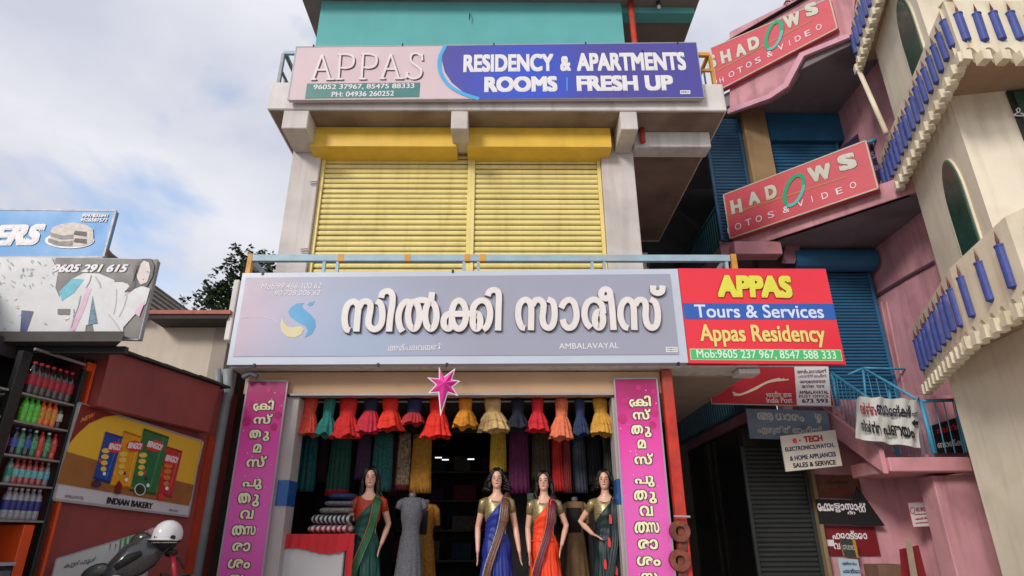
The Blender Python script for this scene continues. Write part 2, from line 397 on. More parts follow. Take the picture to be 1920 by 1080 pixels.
# shop front frame
BY = 7.1
zb = WZ(850, 738, BY)
part('lintel_beam', G().box(WX(462, 700, BY), BY, zb, WX(1237, 700, BY), BY+.25, ZS1-.013), mat('lintel paint', '#c8a482', .8, .06, 2, .03, 50), b, bevel=.006)
part('lintel_trim', G().box(WX(545, 742, BY), BY-.03, zb-.025, WX(1153, 742, BY), BY+.05, zb-.001), steelf, b)
pil = mat('pillar paint', '#b4aca8', .6, .08, 3, .02)
for (a, c) in ((462, 562), (1147, 1236)):
    part('pillar', G().box(WX(a, 745, BY+.02), BY+.02, .42, WX(c, 745, BY+.02), BY+.3, zb-.03), pil, b, bevel=.006)
blt = mat('blue tile', '#245a9c', .3, .05, 3, 0)
for (a, c, m_) in ((519, 546, 1), (1149, 1164, 1)):
    zz0 = WZ(540, 948, BY); zz1 = WZ(540, 900, BY)
    part('blue_band', G().box(WX(a, 922, BY+.015), BY+.012, zz0, (WX(562, 745, BY+.02)+.004) if a < 600 else WX(1160, 745, BY+.02), BY+.29, zz1), blt, b) if a < 600 else part('blue_band', G().box(WX(1147, 745, BY+.02)-.004, BY+.012, zz0, WX(1160, 745, BY+.02), BY+.29, zz1), blt, b)
# second floor: turquoise room, roof
TXL = WX(594, 60, FY); TXR = WX(1170, 60, FY); ZR = WZ(900, 2, FY)
part('wall', G().box(TXL, FY+.02, ZT, TXR, FY+.3, ZR), turq, b)
part('wall', G().box(TXR-.3, FY+.3, ZT, TXR, 12.4, ZR), turq, b)
rx1 = W(1312, 0, Z=ZR).x
part('roof_slab', G().box(TXL-.3, 6.9, ZR, rx1, 12.5, ZR+.16), mat('roof concrete', '#8c8078', .85, .15, 2, .04, 40, stain=.3), b, bevel=.01)
part('roof_beam', G().box(TXR+.02, FY+.1, ZR-.12, rx1-.05, FY+.3, ZR-.002), turq, b)
part('wall', G().box(TXR, 9.2, ZT, rx1-.35, 9.4, ZR), conc, b)
part('rear_wall', G().box(xL, 12.5, .62, 3.2, 12.7, ZR), conc, b)
part('wall_hook', G().tube([W(881, 25, FY), W(881, 25, FY-.04), W(880, 36, FY-.04)], .008, 6), black, b)
lampb = thing('bulb_holder', 'small bulb holder hanging under the roof slab beside the red pipe', 'bulb holder', tuple(W(1234, 2, Z=ZR)))
part('holder', G().lathe(tuple(W(1234, 2, Z=ZR)+V((0, 0, -.1))), [(.02, .1), (.035, .07), (.035, .02), (.02, 0)], 10), black, lampb, smooth=True)
part('bulb', G().ellipsoid(tuple(W(1234, 2, Z=ZR)+V((0, 0, -.12))), .03, .03, .04, 10, 6), mat('glass bulb', '#d8d8d8', .1, 0, 1, 0, coat=.5), lampb, smooth=True)
single('drain_pipe', G().tube([(WX(1178, 40, FY-.02)+.07, FY-.0, ZT), (WX(1178, 40, FY-.02)+.07, FY-.0, ZR)], .045, 10), redp, 'red pipe beside the turquoise wall under the roof', 'pipe', smooth=True)
single('drain_pipe', G().tube([(WX(1203, 252, 7.1), 7.08, WZ(1203, 268, 7.1)), (WX(1203, 252, 7.1), 7.08, ZS-.015)], .04, 10), redp, 'short red pipe stub beside the right concrete bracket', 'pipe', smooth=True)
# shutters
def slat_mesh(w, h, d, name='slat'):
    prof = [(0, 0), (-d*.8, h*.18), (-d, h*.45), (-d*.75, h*.75), (-.002, h*.86), (0, h*.86)]
    g = G(); g.rings([[(0, y, z) for y, z in prof], [(w, y, z) for y, z in prof]])
    return tomesh(name, g)
def shutter(parent, x0, x1, y, z0, z1, n, m, d=.02, gw=.05, gm=None):
    t = part('roller_shutter', G().box(x0, y+.002, z0, x1, y+.02, z1), mat('shutter gap', '#241c0c', .7, 0, 1, 0), parent)
    gm = gm or m
    for (a, c) in ((x0-gw*.5, x0+gw*.5), (x1-gw*.5, x1+gw*.5)):
        part('guide_rail', G().box(a, y-.045, z0, c, y+.001, z1), gm, t, bevel=.004)
    h = (z1-z0)/n; me = slat_mesh(x1-x0-gw*1.1, h, d); me.materials.append(m)
    off = WM[parent.name].inverted() if parent.name in WM else Matrix.Identity(4)
    for i in range(n):
        o = bpy.data.objects.new('slat', me); link(o, t); o.location = off @ V((x0+gw*.55, y+.001+R.uniform(-.0015, .0015), z0+i*h)); o.rotation_euler = (R.uniform(-.14, .1), 0, 0)
    return t
zs0 = z1top; zs1 = WZ(880, 284, FY)
shutter(b, xLi+.03, xM-.02, FY+.1, zs0, zs1+.1, 34, yel)
shutter(b, xM+.03, xRi-.03, FY+.1, zs0, zs1+.1, 34, yel)
HY = W(700, 238, Z=ZS-.02).y
hz0 = WZ(700, 276, HY)
for i, (a, c) in enumerate(((583, 857), (876, 1145))):
    X0 = WX(a, 255, HY); X1 = WX(c, 255, HY); zt = ZS-.02; zm = zt-(zt-hz0)*.33
    g = G(); pr = [(HY, zt), (HY, zm), (HY-.02, zm-.01), (HY-.02, hz0+.0), (FY+.1, hz0-.04), (FY+.1, zt)]
    g.rings([[(X0, y, z) for y, z in pr], [(X1, y, z) for y, z in pr]])
    part('shutter_housing', g, yelh, b, bevel=.004)
br = G()
for (px, py) in ((590, 340), (572, 466)):
    p = W(px, py, FY-.02); br.tube([p+V((-.06, .0, -.01)), p+V((.03, 0, .0)), p+V((.04, 0, -.04)), p+V((-.05, 0, -.05))], .006, 5)
part('latch_bracket', br, greym, b)

# railing over the saree sign
RY = 7.0
rl = thing('balcony_railing', 'grey blue railing with orange ends above the grey saree sign', 'railing', (0, RY, ZS1+.35))
zr1 = WZ(900, 479, RY); zr0 = WZ(900, 491, RY)
rx0 = WX(466, 485, RY); rx1b = WX(1368, 485, RY)
part('top_rail', G().box(rx0, RY-.03, zr0, rx1b, RY+.03, zr1), railb, rl, bevel=.004)
for k, px in enumerate((608, 633, 870, 897, 1110, 1133, 1362)):
    x = WX(px, 497, RY); part('post', G().box(x-.018, RY-.02, ZS1+.35, x+.018, RY+.02, zr0-.001), railb, rl)
for px, w in ((470, .04), (1378, .045)):
    x = WX(px, 497, RY); part('end_post', G().box(x-w, RY-.035, ZS1+.35, x+w*.5, RY+.035, zr1+.01), orng, rl, bevel=.004, label='orange painted end post')
part('side_rail', G().box(rx1b-.04, RY+.03, zr0, rx1b, 9.5, zr1), railb, rl)
part('side_rail', G().box(rx0-.02, RY+.03, zr0, rx0+.03, 9.0, zr1), railb, rl)
part('brace', G().tube([(rx0, RY+.3, zr0), (rx0+.35, RY+.9, ZS1+.6)], .01, 5), black, rl)
for px in (640, 765, 876, 905): 
    x = WX(px, 485, RY); part('weld_patch', G().box(x-.035, RY-.033, zr0-.003, x+.035, RY+.033, zr1+.003), orng, rl)
# upper railing
r2_ = thing('balcony_railing', 'upper balcony railing, grey at the left and orange at the right behind the purple sign', 'railing', (0, 6.75, ZT))
zt2 = WZ(530, 97, 6.78); lx = WX(527, 130, 6.78); rxx = WX(1333, 120, 6.78)
def rbox(x0, x1, y0, y1, z0, z1, m, nm='rail'): return part(nm, G().box(x0, y0, z0, x1, y1, z1), m, r2_)
rbox(lx, rxx, 6.76, 6.8, zt2-.05, zt2, railb, 'top_rail')
for k in range(9):
    x = lx+(rxx-lx)*k/8; m_ = orng if k == 8 else greym
    rbox(x-.02, x+.02, 6.755, 6.795 + .01, ZT, zt2-.05, m_, 'post')
rbox(lx, lx+.04, 6.8, 7.3, zt2-.05, zt2, greym, 'side_rail'); rbox(rxx-.04, rxx, 6.8, 9.2, zt2-.05, zt2, orng, 'side_rail')
rbox(lx, lx+.03, 6.8, 7.3, zt2-.36, zt2-.33, greym, 'side_rail'); rbox(rxx-.5, rxx, 6.76, 6.79, zt2-.32, zt2-.28, orng, 'mid_rail')
rbox(rxx-.5, rxx, 6.752, 6.8+.003, zt2-.052, zt2+.002, orng, 'top_rail')
for k in range(5):
    y = 6.9+k*.1; rbox(lx+.005, lx+.025, y, y+.02, ZT, zt2-.37, greym, 'baluster')
for k in range(9):
    y = 7.0+k*.25; rbox(rxx-.03, rxx-.01, y, y+.02, ZT, zt2-.05, greym, 'baluster')

# ------------------------------------------------------------------ top sign (APPAS)
SY = 6.6
plT = Pl((0, SY)); plS = Pl((0, 6.8))
pinkp = mat('pale pink print', '#d4bcc0', .6, .03, 1, .0)
t, q, P4 = sign(plT, 'shop_sign', 'long pink and purple signboard for rooms and apartments below the turquoise wall', 'signboard', [(555, 88), (1305, 80), (1320, 183), (541, 187)], pinkp, .06, frame=.012, fm=steelf)
hx = P4[1][0]
c0 = q(1030, 140)
purp = mat('purple blue print', '#4a4496', .55, .03, 1, 0, blobs=[(q(985, 150)[0], c0[1]-.1, 1.25, '#2c50c8', .95)])
arc = [(835, 86.5), (826, 105), (824, 125), (830, 145), (845, 163), (868, 176), (898, 186)]
flat(t, q, [(835, 86), (1304.5, 80.5), (1319.5, 182.5)] + [(898, 186), (868, 172), (847, 155), (834, 135), (829, 115), (830, 100)], purp, -.004)
part('print', ribbon([q(*p) for p in arc], .05, -.0075, -.006, 5), mat('light cyan print', '#4aa8e0', .4, .02, 1, 0), t, False)
tealp = mat('teal print', '#3f7c78', .4, .03, 2, 0)
flat(t, q, [(576, 157), (788, 155), (786, 182), (572, 185)], tealp, -.004)
text(t, q, '96052 37967, 85475 88333', (588, 164.5), (777, 162), 10.5, white, -.008, .02)
text(t, q, 'PH: 04936 260252', (622, 177.5), (739, 175.5), 9.5, white, -.008, .02)
# APPAS in thin raised serif strokes, their shadow painted as dark offset strokes
dkt = mat('grey brown letter shadow', '#5c464c', .5, .05, 3, 0); ltt = mat('pale raised letter', '#e2d6d8', .5, .03, 3, 0)
LS = {'A': [[(0, 0), (.42, 1)], [(.42, 1), (.8, 0)], [(.17, .38), (.62, .38)], [(-.1, 0), (.14, 0)], [(.62, 0), (1, 0)]],
      'P': [[(.12, 0), (.2, 1)], [(.0, 0), (.32, 0)], [(.1, 1), (.5, 1), (.78, .92), (.84, .72), (.74, .52), (.48, .44), (.22, .46)]],
      'S': [[(.82, .72), (.8, 1.0)], [(.78, .88), (.6, 1), (.36, .98), (.26, .8), (.36, .62), (.62, .45), (.78, .28), (.68, .06), (.42, -.02), (.2, .04), (.06, .22)], [(.06, .0), (.1, .25)]]}
def strokes_text(t, q, s, x0, x1, yb, yt, w, m1, m2):
    n = len(s); cw = (x1-x0)/n
    for i, ch in enumerate(s):
        g = G(); g2 = G()
        for k, st in enumerate(LS[ch]):
            ps = [q(x0+(i+p[0]*.92+.06)*cw, yb-(yb-yt)*p[1]-(i*.5)) for p in st]
            if len(ps) == 2: ps = [ps[0], ((ps[0][0]+ps[1][0])/2, (ps[0][1]+ps[1][1])/2), ps[1]]
            g.add(ribbon(ps, w, -.018-.0006*k, -.001, 4))
            g2.add(ribbon([(p[0]+w*.7, p[1]-w*.35) for p in ps], w*.62, -.0045-.0003*k, -.001, 4))
        part('letter', g, m1, t, False); part('letter_shadow', g2, m2, t, False)
strokes_text(t, q, 'APPAS', 585, 800, 150, 104, .028, ltt, dkt)
gl = mat('grey outline print', '#3c3a78', .5, .02, 1, 0)
text(t, q, 'RESIDENCY', (869, 119.5), (1038, 117.5), 33, white, -.008, .05, back=gl, bb=.02)
text(t, q, '&', (1050, 120), (1070, 119.5), 28, white, -.008, .05, back=gl, bb=.02)
text(t, q, 'APARTMENTS', (1081, 117), (1285, 115), 34, white, -.008, .05, back=gl, bb=.02)
text(t, q, 'ROOMS', (908, 159), (1045, 157.5), 29, white, -.008, .06, back=gl, bb=.02)
flat(t, q, [(1062, 146), (1064, 146), (1064, 171), (1062, 171)], mat('light cyan print', '#4aa8e0'), -.008)
text(t, q, 'FRESH UP', (1081, 157), (1262, 155.5), 29, white, -.008, .06, back=gl, bb=.02)
flat(t, q, [(1275, 170), (1294, 170), (1294, 177), (1275, 177)], white, -.008); text(t, q, 'IMMICH', (1277, 173.7), (1292, 173.5), 4, gl, -.0095, .03)
for px, py in ((588, 84), (755, 82), (926, 81), (1098, 79), (1270, 78), (1205, 94)):
    a = q(px, py+3); part('bolt', G().box(a[0]-.008, -.012, a[1]-.01, a[0]+.008, .03, a[1]+.025), black, t, False)

# ------------------------------------------------------------------ saree shop sign
BR = [(455, 512), (1271, 504), (1290, 680), (425, 684)]
frm = mat('pale blue sign border', '#c2cad8', .35, .04, 2, 0)
t, q, P4 = sign(plS, 'shop_sign', 'long grey signboard with large cream raised script above the saree shop', 'signboard', BR, frm, .1)
x0, z0 = q(445, 668)
grp = mat('grey lilac print', '#9c9dae', .4, .03, 1, 0, blobs=[(q(450, 620)[0], q(450, 600)[1], 1.0, '#c8a8b8', .8), (q(560, 560)[0], q(560, 600)[1], .8, '#b8a4ba', .6), (q(640, 665)[0], q(640, 665)[1], 1.6, '#9cb0cc', .7), (q(470, 530)[0], q(470, 530)[1], .5, '#a89aa8', .5)])
flat(t, q, [(462, 521), (1256, 514), (1273, 665), (437, 669)], grp, -.006)
text(t, q, 'Mob:99 466 100 62', (490, 537.5), (603, 536), 10.5, white, -.01, 0, shear=.2)
text(t, q, '90 728 006 62', (516, 550), (601, 549), 9.5, white, -.01, 0, shear=.2)
text(t, q, 'അമ്പലവയൽ', (728, 652), (827, 650), 13, white, -.01, .012)
text(t, q, 'AMBALAVAYAL', (1048, 649.5), (1160, 648), 11, white, -.01, .005)
flat(t, q, [(1248, 651), (1270, 651), (1270.5, 660.5), (1248.5, 660.5)], white, -.008)
for k_ in (653.8, 657.6): text(t, q, 'signs', (1250, k_), (1268.5, k_), 2.6, shadow_l, -.0095, .02)
# S swirl logo (crop px of 420,480 scale 4.364)
def C(o, s): return lambda x, y: (o[0]+x/s, o[1]+y/s)
c = C((420, 480), 4.364); cb = mat('cyan logo print', '#4a9fd0', .35, .1, 6, 0); cy_ = mat('yellow logo print', '#d8cc9c', .4, .06, 6, 0)
flat(t, q, [c(*p) for p in ((655, 385), (600, 390), (550, 420), (528, 460), (545, 500), (610, 545), (665, 570), (690, 610), (660, 670), (720, 640), (750, 580), (745, 520), (700, 470), (650, 430), (640, 405))], cb, -.009)
flat(t, q, [c(*p) for p in ((485, 500), (462, 560), (475, 620), (520, 662), (580, 670), (635, 645), (655, 600), (630, 575), (570, 585), (520, 580), (490, 545))], cy_, -.0095)
flat(t, q, [c(*p) for p in ((745, 372), (700, 382), (685, 400), (700, 413), (725, 402))], cb, -.009)
part('print', ribbon([q(*c(*p)) for p in ((140, 510), (220, 497), (300, 500), (380, 515), (450, 545))], .008, -.0085, -.0075, 4), mat('faint pink line', '#d0b4c4', .4, 0, 1, 0), t, False)
# raised letters
def E(cx, cy, rx, ry): return [(cx+rx*math.cos(k*math.pi/4), cy+ry*math.sin(k*math.pi/4)) for k in range(8)]
c1 = C((620, 520), 5.818); c2 = C((840, 480), 4.3636)
LET = [(c1, [([(218, 590), (182, 575), (162, 500), (166, 400), (196, 312), (248, 278), (292, 296), (310, 345), (300, 450), (288, 604)], 0), ([(318, 345), (345, 292), (392, 274), (438, 300), (440, 370), (421, 470), (427, 540), (472, 578), (522, 566), (560, 510), (572, 420), (565, 340), (545, 295), (508, 272)], 0)]),
 (c1, [([(556, 238), (572, 188), (615, 164), (660, 176), (682, 225), (676, 330), (656, 450), (642, 604)], 0)]),
 (c1, [([(790, 602), (764, 560), (746, 480), (750, 400), (780, 322), (830, 278), (880, 290)], 0), (E(911, 428, 62, 148), 1), ([(905, 290), (960, 266), (1030, 264), (1085, 285)], 0), (E(1097, 430, 62, 146), 1), ([(1110, 178), (1104, 230), (1098, 290)], 0)]),
 (c1, [([(1345, 408), (1275, 418), (1238, 470), (1242, 545), (1285, 573), (1318, 545), (1325, 470), (1322, 410)], 0), (E(1401, 420, 78, 154), 1), ([(1300, 412), (1400, 412), (1560, 412)], 0), (E(1592, 492, 42, 84), 1), ([(1552, 450), (1554, 360), (1588, 295), (1648, 266), (1708, 292), (1738, 370), (1735, 470), (1705, 548), (1664, 582)], 0)]),
 (c1, [([(1712, 216), (1732, 172), (1780, 150), (1826, 174), (1836, 235), (1832, 350), (1826, 592)], 0)]),
 (c2, [([(630, 598), (602, 588), (576, 520), (576, 440), (596, 388), (635, 367), (668, 390), (680, 440), (677, 616)], 0), ([(688, 415), (712, 376), (748, 369), (778, 400), (778, 450), (771, 520), (786, 578), (820, 597), (850, 578), (868, 520), (868, 430), (850, 382), (812, 364)], 0)]),
 (c2, [([(922, 436), (950, 388), (992, 368), (1030, 398), (1048, 470), (1045, 530), (1020, 583), (980, 597), (950, 572), (936, 528)], 0)]),
 (c2, [([(1165, 596), (1132, 560), (1114, 500), (1117, 440), (1142, 388), (1185, 367), (1228, 380), (1258, 420), (1266, 480)], 0), (E(1231, 530, 34, 66), 1)]),
 (c2, [(E(1286, 320, 36, 38), 1), ([(1322, 318), (1334, 400), (1343, 500), (1350, 614)], 0)]),
 (c2, [([(1470, 598), (1438, 585), (1409, 520), (1408, 440), (1430, 387), (1465, 367), (1498, 387), (1513, 430), (1520, 614)], 0), ([(1525, 412), (1550, 372), (1590, 372), (1612, 410), (1610, 500), (1625, 568), (1660, 597), (1695, 578), (1710, 520), (1705, 440), (1685, 387), (1648, 364)], 0)]),
 (c2, [([(1671, 253), (1676, 298), (1710, 314), (1744, 298), (1748, 253)], 0)])]
wl = abs(q(960, 600)[0]-q(971.6, 600)[0])
for (cc, sts) in LET:
    g = G(); g2 = G()
    for k, (ps, cl) in enumerate(sts):
        pp = [q(*cc(*p)) for p in ps]
        g.add(ribbon(pp, wl, -.045-.0011*k, -.02, 5, bool(cl))); g2.add(ribbon([(p[0]+.003, p[1]-.005) for p in pp], wl*1.16, -.0195-.0004*k, -.007, 5, bool(cl)))
    part('letter', g, cream_l, t, False); part('letter_backing', g2, shadow_l, t, False)
for px, py in ((477, 684), (709, 683), (838, 682.5), (1272, 681), (849, 508), (493, 512)):
    a = q(px, py); part('bolt', G().box(a[0]-.012, -.01, a[1]-.025, a[0]+.012, .02, a[1]+.012), black, t, False)

# ------------------------------------------------------------------ red tours sign
redb = mat('red flex print', '#e83040', .35, .03, 1, 0); bluf = mat('blue flex print', '#2a5cb0', .4, .03, 1, 0); grnf = mat('green flex print', '#4cbc70', .4, .03, 1, 0)
yelt = mat('yellow print', '#e0d848', .4, .02, 1, 0); yel2 = mat('pale yellow print', '#ecd078', .4, .02, 1, 0); drk = mat('maroon print', '#701820', .5, 0, 1, 0)
t, q, P4 = sign(plS, 'shop_sign', 'red, blue and green signboard with yellow lettering right of the grey saree sign', 'signboard', [(1272, 503), (1548, 504), (1586, 683), (1291, 681)], redb, .08)
flat(t, q, [(1279.5, 568.5), (1562, 569.5), (1567.5, 599), (1283.5, 598)], bluf, -.005)
flat(t, q, [(1293, 654), (1576, 656), (1580, 677), (1295, 675)], mat('pale print edge', '#d8e8b0', .4, 0, 1, 0), -.004)
flat(t, q, [(1294, 655), (1575, 657), (1579, 676), (1296, 674)], grnf, -.006)
text(t, q, 'APPAS', (1343, 537), (1484, 538.5), 42, yelt, -.012, .065, back=drk, bb=.02, shear=.1, depth=.004)
text(t, q, 'Tours & Services', (1302, 583.5), (1543, 584.5), 25, mat('pale blue print', '#d4dcf4', .4, 0, 1, 0), -.009, .018, back=mat('navy print', '#1c2c68', .5, 0, 1, 0), bb=.012)
text(t, q, 'Appas Residency', (1312, 629), (1547, 631), 42, yel2, -.009, .028, back=drk, bb=.015)
text(t, q, 'Mob:9605 237 967, 8547 588 333', (1306, 664.5), (1567, 667), 18, mat('pale green print', '#d8f0dc', .4, 0, 1, 0), -.009, .012)
single('support_bracket', G().box(WX(1385, 692, 6.97), 6.97, WZ(1385, 700, 6.97), WX(1424, 692, 6.97), 7.2, ZS1-.015), concw, 'white bracket end under the red signboard', 'bracket')

# ------------------------------------------------------------------ pink vertical banners
LB = [((476, 751, 514, 769), 'ക്രി'), ((476, 777, 511, 795), 'സ്'), ((469, 807, 506, 825), 'തു'), ((475, 832, 491, 849), 'മ'), ((463, 855, 500, 876), 'സ്'), ((455, 898, 492, 918), 'പു'), ((448, 925, 487, 948), 'തു'), ((451, 956, 476, 973), 'വ'), ((436, 986, 480, 1003), 'ത്സ'), ((436, 1017, 470, 1034), 'രാ'), ((428, 1048, 470, 1066), 'ശം'), ((430, 1077, 458, 1094), 'സ')]
RB = [((1180, 742, 1220, 762), ''), ((1186, 767, 1220, 787), ''), ((1184, 798, 1221, 818), ''), ((1195, 824, 1211, 841), ''), ((1189, 850, 1225, 871), ''), ((1190, 892, 1227, 913), ''), ((1189, 920, 1231, 942), ''), ((1199, 948, 1224, 968), ''), ((1190, 979, 1236, 999), ''), ((1196, 1011, 1233, 1030), ''), ((1194, 1043, 1238, 1061), ''), ((1202, 1074, 1233, 1091), '')]
plB = Pl((0, 7.04))
ivo = mat('ivory print', '#f0ecc0', .45, .02, 1, 0); dkr = mat('dark outline print', '#241420', .5, 0, 1, 0)
bub = mat('pale pink dots', '#f0a8dc', .4, .0, 1, 0); baub = mat('bauble print', '#c82878', .35, .1, 9, 0)
def banner(corners, boxes, label):
    xa = corners[0]; 
    t, q, P4 = sign(plB, 'banner', label, 'banner', corners, MATS.get('pb') or mat('magenta flex print', '#e03498', .45, .03, 1, 0, blobs=[(0, 2.42, .95, '#8c1048', .95), (.1, 1.2, .8, '#ec58b8', .5), (0, .5, 1.2, '#e070c4', .65)]), .05, frame=.012, fm=steelf)
    H = P4[2][1]; w = P4[1][0]
    for (bx, s0) in zip(boxes, LB):
        (x0, y0, x1, y1) = bx[0]; s = s0[1]; yc = (y0+y1)/2
        kw = dict(m=ivo, y=-.009, bold=.035, back=dkr, bb=.05)
        if s == 'ക്രി':
            text(t, q, 'കി', (x0+5, yc), (x1, yc), (y1-y0), **kw)
            ps = [q(x0+8, yc-1), q(x0+3, yc-1), q(x0+1, yc+4), q(x0+4, yc+9), q(x0+7, y1+1)]
            part('lettering', ribbon(ps, .022, -.0115, -.0105), ivo, t, False); part('letter_shadow', ribbon(ps, .036, -.0085, -.0078), dkr, t, False)
        elif 'ത' in s:
            fr = .56
            def uq(u, v): return q(x0+(x1-x0)*fr*u, y1-(y1-y0)*(.22 if s == 'തു' else 0)-(y1-y0)*(.78 if s == 'തു' else 1)*v)
            sts = [([(.24, .06), (.1, .12), (.06, .45), (.14, .8), (.32, .93), (.46, .84)], 0), ([(.48+.17*math.cos(a*math.pi/4), .47+.4*math.sin(a*math.pi/4)) for a in range(8)], 1), ([(.46, .86), (.62, .95), (.8, .88), (.93, .62), (.93, .32), (.84, .08)], 0)]
            for k_, (ps, cl_) in enumerate(sts):
                pp = [uq(*p) for p in ps]; part('lettering', ribbon(pp, .024, -.0105-.0004*k_, -.0095, 4, bool(cl_)), ivo, t, False); part('letter_shadow', ribbon(pp, .042, -.0075-.0003*k_, -.0065, 4, bool(cl_)), dkr, t, False)
            if s == 'തു': text(t, q, 'ു', (x0+(x1-x0)*.66, yc+2), (x1, yc+2), (y1-y0), **kw)
            else: text(t, q, 'സ', (x0+(x1-x0)*.5, yc), (x1, yc), (y1-y0), **kw)
        elif s == 'zz':
            xm = x0+(x1-x0)*.52; text(t, q, 'ത', (x0, yc), (xm, yc), (y1-y0), **kw); text(t, q, 'സ', (xm-3, yc), (x1, yc), (y1-y0), **kw)
        else: text(t, q, s, (x0, yc), (x1, yc), (y1-y0), **kw)
    g = G(); rr = random.Random(3)
    for k in range(42):
        a = rr.uniform(-w+.02, w-.02); z = H*(1-rr.random()**.8*.0-rr.random()); r_ = rr.choice((.004, .005, .008))
        if .02 < z < H-.02: g.face([(a+r_*math.cos(j*1.047), z+r_*math.sin(j*1.047)) for j in range(6)], -.003)
    part('dot_print', g, bub, t, False, fix=False)['kind'] = 'stuff'
    g = G()
    for (fx, fz, r_) in ((-.6, .88, .035), (-.35, .86, .028), (.75, .82, .04), (.8, .93, .03), (-.75, .79, .05), (.62, .76, .04), (.1, .95, .03)):
        g.face([(fx*w+r_*math.cos(j*.524), fz*H+r_*1.1*math.sin(j*.524)) for j in range(12)], -.004)
    part('bauble_print', g, baub, t, False, fix=False)['kind'] = 'stuff'
banner([(466, 714), (541, 714), (485, 1110), (402, 1110)], LB, 'tall magenta festive banner at the left pillar of the saree shop')
banner([(1157, 710), (1232, 709), (1268, 1110), (1172, 1110)], RB, 'tall magenta festive banner at the right pillar beside the red post')
# red post with rusty rings
px_ = WX(1242, 800, 7.05)
t = thing('steel_post', 'red rusty steel post at the right edge of the shop front', 'post', (1.8, 7.05, .42))
X0 = WX(1240, 740, 7.05)+.02; X1 = X0+.12
part('post', G().box(X0, 7.02, .42, X1, 7.12, ZS1-.015), redp, t, bevel=.006)
rust = mat('rusty iron', '#8a4a38', .75, .3, 14, .06, 60, stain=.4, sc2='#50302a')
for k, py in enumerate((996, 1051)):
    p = W(1276, py, 6.96); g = G(); n = 20
    g.rings([[p+V((r*math.cos(2*math.pi*j/n), y, r*math.sin(2*math.pi*j/n))) for j in range(n)] for r, y in ((.05, 0), (.105, 0), (.108, .05), (.105, .09), (.05, .09), (.05, 0))], True, False, False)
    part('ring', g, rust, t, smooth=False)
    part('flange', G().box(p.x-.02, 7.0, p.z-.2, p.x+.07, 7.06, p.z+.06), rust, t, bevel=.01)
part('bolt', G().tube([W(1264, 968, 6.96), W(1294, 969, 6.96)], .012, 8), steelf, t)

# ------------------------------------------------------------------ left bakery
AW = math.atan2(1, .2)
wx0 = WX(400, 1000, 7.35)
plW = Pl((wx0 - .2*2.9, 7.35-2.9), AW)          # side wall of the bakery, near end at the left
ML = plW.M()
bk = plW.thing('bakery_building', 'maroon and cream bakery building with orange edges at the left', 'building')
U = lambda px, py, off=0: plW.uv(px, py, off)
orgp = mat('orange gloss paint', '#e2501c', .4, .1, 5, .01)
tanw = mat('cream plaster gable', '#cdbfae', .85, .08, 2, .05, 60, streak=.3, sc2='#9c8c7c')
uS = U(58, 1000)[0]             # end of the shelf front, start of the pilaster
def wbox(name, u0, y0, z0, u1, y1, z1, m, parent=None, **k): return part(name, G().box(u0, y0, z0, u1, y1, z1), m, parent or bk, False, **k)
uP0 = U(66, 1040)[0]; uP1 = U(96, 1000)[0]; uE = 3.0
zc = U(300, 690, 0)[1]
ovt = min(U(232, 656, -.13)[1], U(413, 724, -.13)[1])
wbox('wall', uP1, 0, .42, uE, .2, ovt+.02, maroon)
wbox('corner_strip', uP0, -.03, .42, uP1, .17, 3.05, orgp, bevel=.005)
e0 = U(368, 900)[0]; wbox('corner_strip', e0+.06, -.02, .42, e0+.22, -.001, 2.7, mat('dark orange paint', '#b03a20', .5, .15, 5, .01))
# overhanging maroon box
OF = -.13
q1 = U(184, 762, OF); q2 = U(392, 811, OF); q3 = U(413, 724, OF); q0 = U(208, 657, OF)
part('overhang', G().hexa([(q1[0], OF, q1[1]), (q2[0], OF, q2[1]), (q2[0], 0, q2[1]), (q1[0], 0, q1[1])],
     [(q0[0], OF, q0[1]), (q3[0], OF, q3[1]), (q3[0], 0, q3[1]), (q0[0], 0, q0[1])]), maroon, bk, False, bevel=.006)
# frontal cream gable wall above, with its roof
gy = 7.2
gx0 = WX(205, 620, gy); gx1 = WX(418, 690, gy); gz1 = WZ(330, 590, gy); gz0 = WZ(330, 745, gy)
part('gable_wall', G().box(gx0, gy, gz0-.3, gx1, gy+.2, gz1), tanw, bk, bevel=.004)
part('gable_wall', G().box(WX(400, 640, gy-.0)+.0, gy-.006, gz0-.3, gx1+.004, gy+.15, gz1-.02), mat('painted shadow strip', '#a89c90', .85, .1, 3, .03), bk)  # shadow at the wall corner, painted as a darker strip
sal = mat('salmon roof edge', '#b8685a', .7, .15, 9, .03, 60, stain=.3)
ez = WZ(350, 581, gy-.35)
part('eave', G().box(WX(272, 585, gy-.35), gy-.35, ez-.05, WX(432, 585, gy-.35), gy+3, ez), sal, bk, bevel=.004)
part('eave_shade', G().box(WX(276, 585, gy-.35)+.02, gy-.33, ez-.1, WX(430, 585, gy-.35)-.02, gy+2.9, ez-.055), mat('painted eave shade', '#3a3230', .8, .1, 4, 0), bk)  # dark slab standing in for the shade below the eave
rgx = WX(250, 505, gy+.6); rgz = WZ(250, 505, gy+.6); rbx = WX(338, 581, gy+.6)
g = G(); g.rings([[(rgx-2.6, gy-.2, ez), (rgx, gy-.2, rgz), (rbx, gy-.2, ez+.005)], [(rgx-2.6, gy+4, ez), (rgx, gy+4, rgz), (rbx, gy+4, ez+.005)]])
part('roof', g, mat('grey sheet roof', '#7c7872', .6, .15, 4, .04, 30), bk)
for k in range(7):
    f0 = (k+.5)/7; xx = rgx+(rbx-rgx)*f0; zz = rgz+(ez+.005-rgz)*f0
    part('roof_sheet', G().tube([(xx, gy-.22, zz+.015), (xx, gy+4, zz+.015)], .018, 5), MATS['grey sheet roof'], bk)
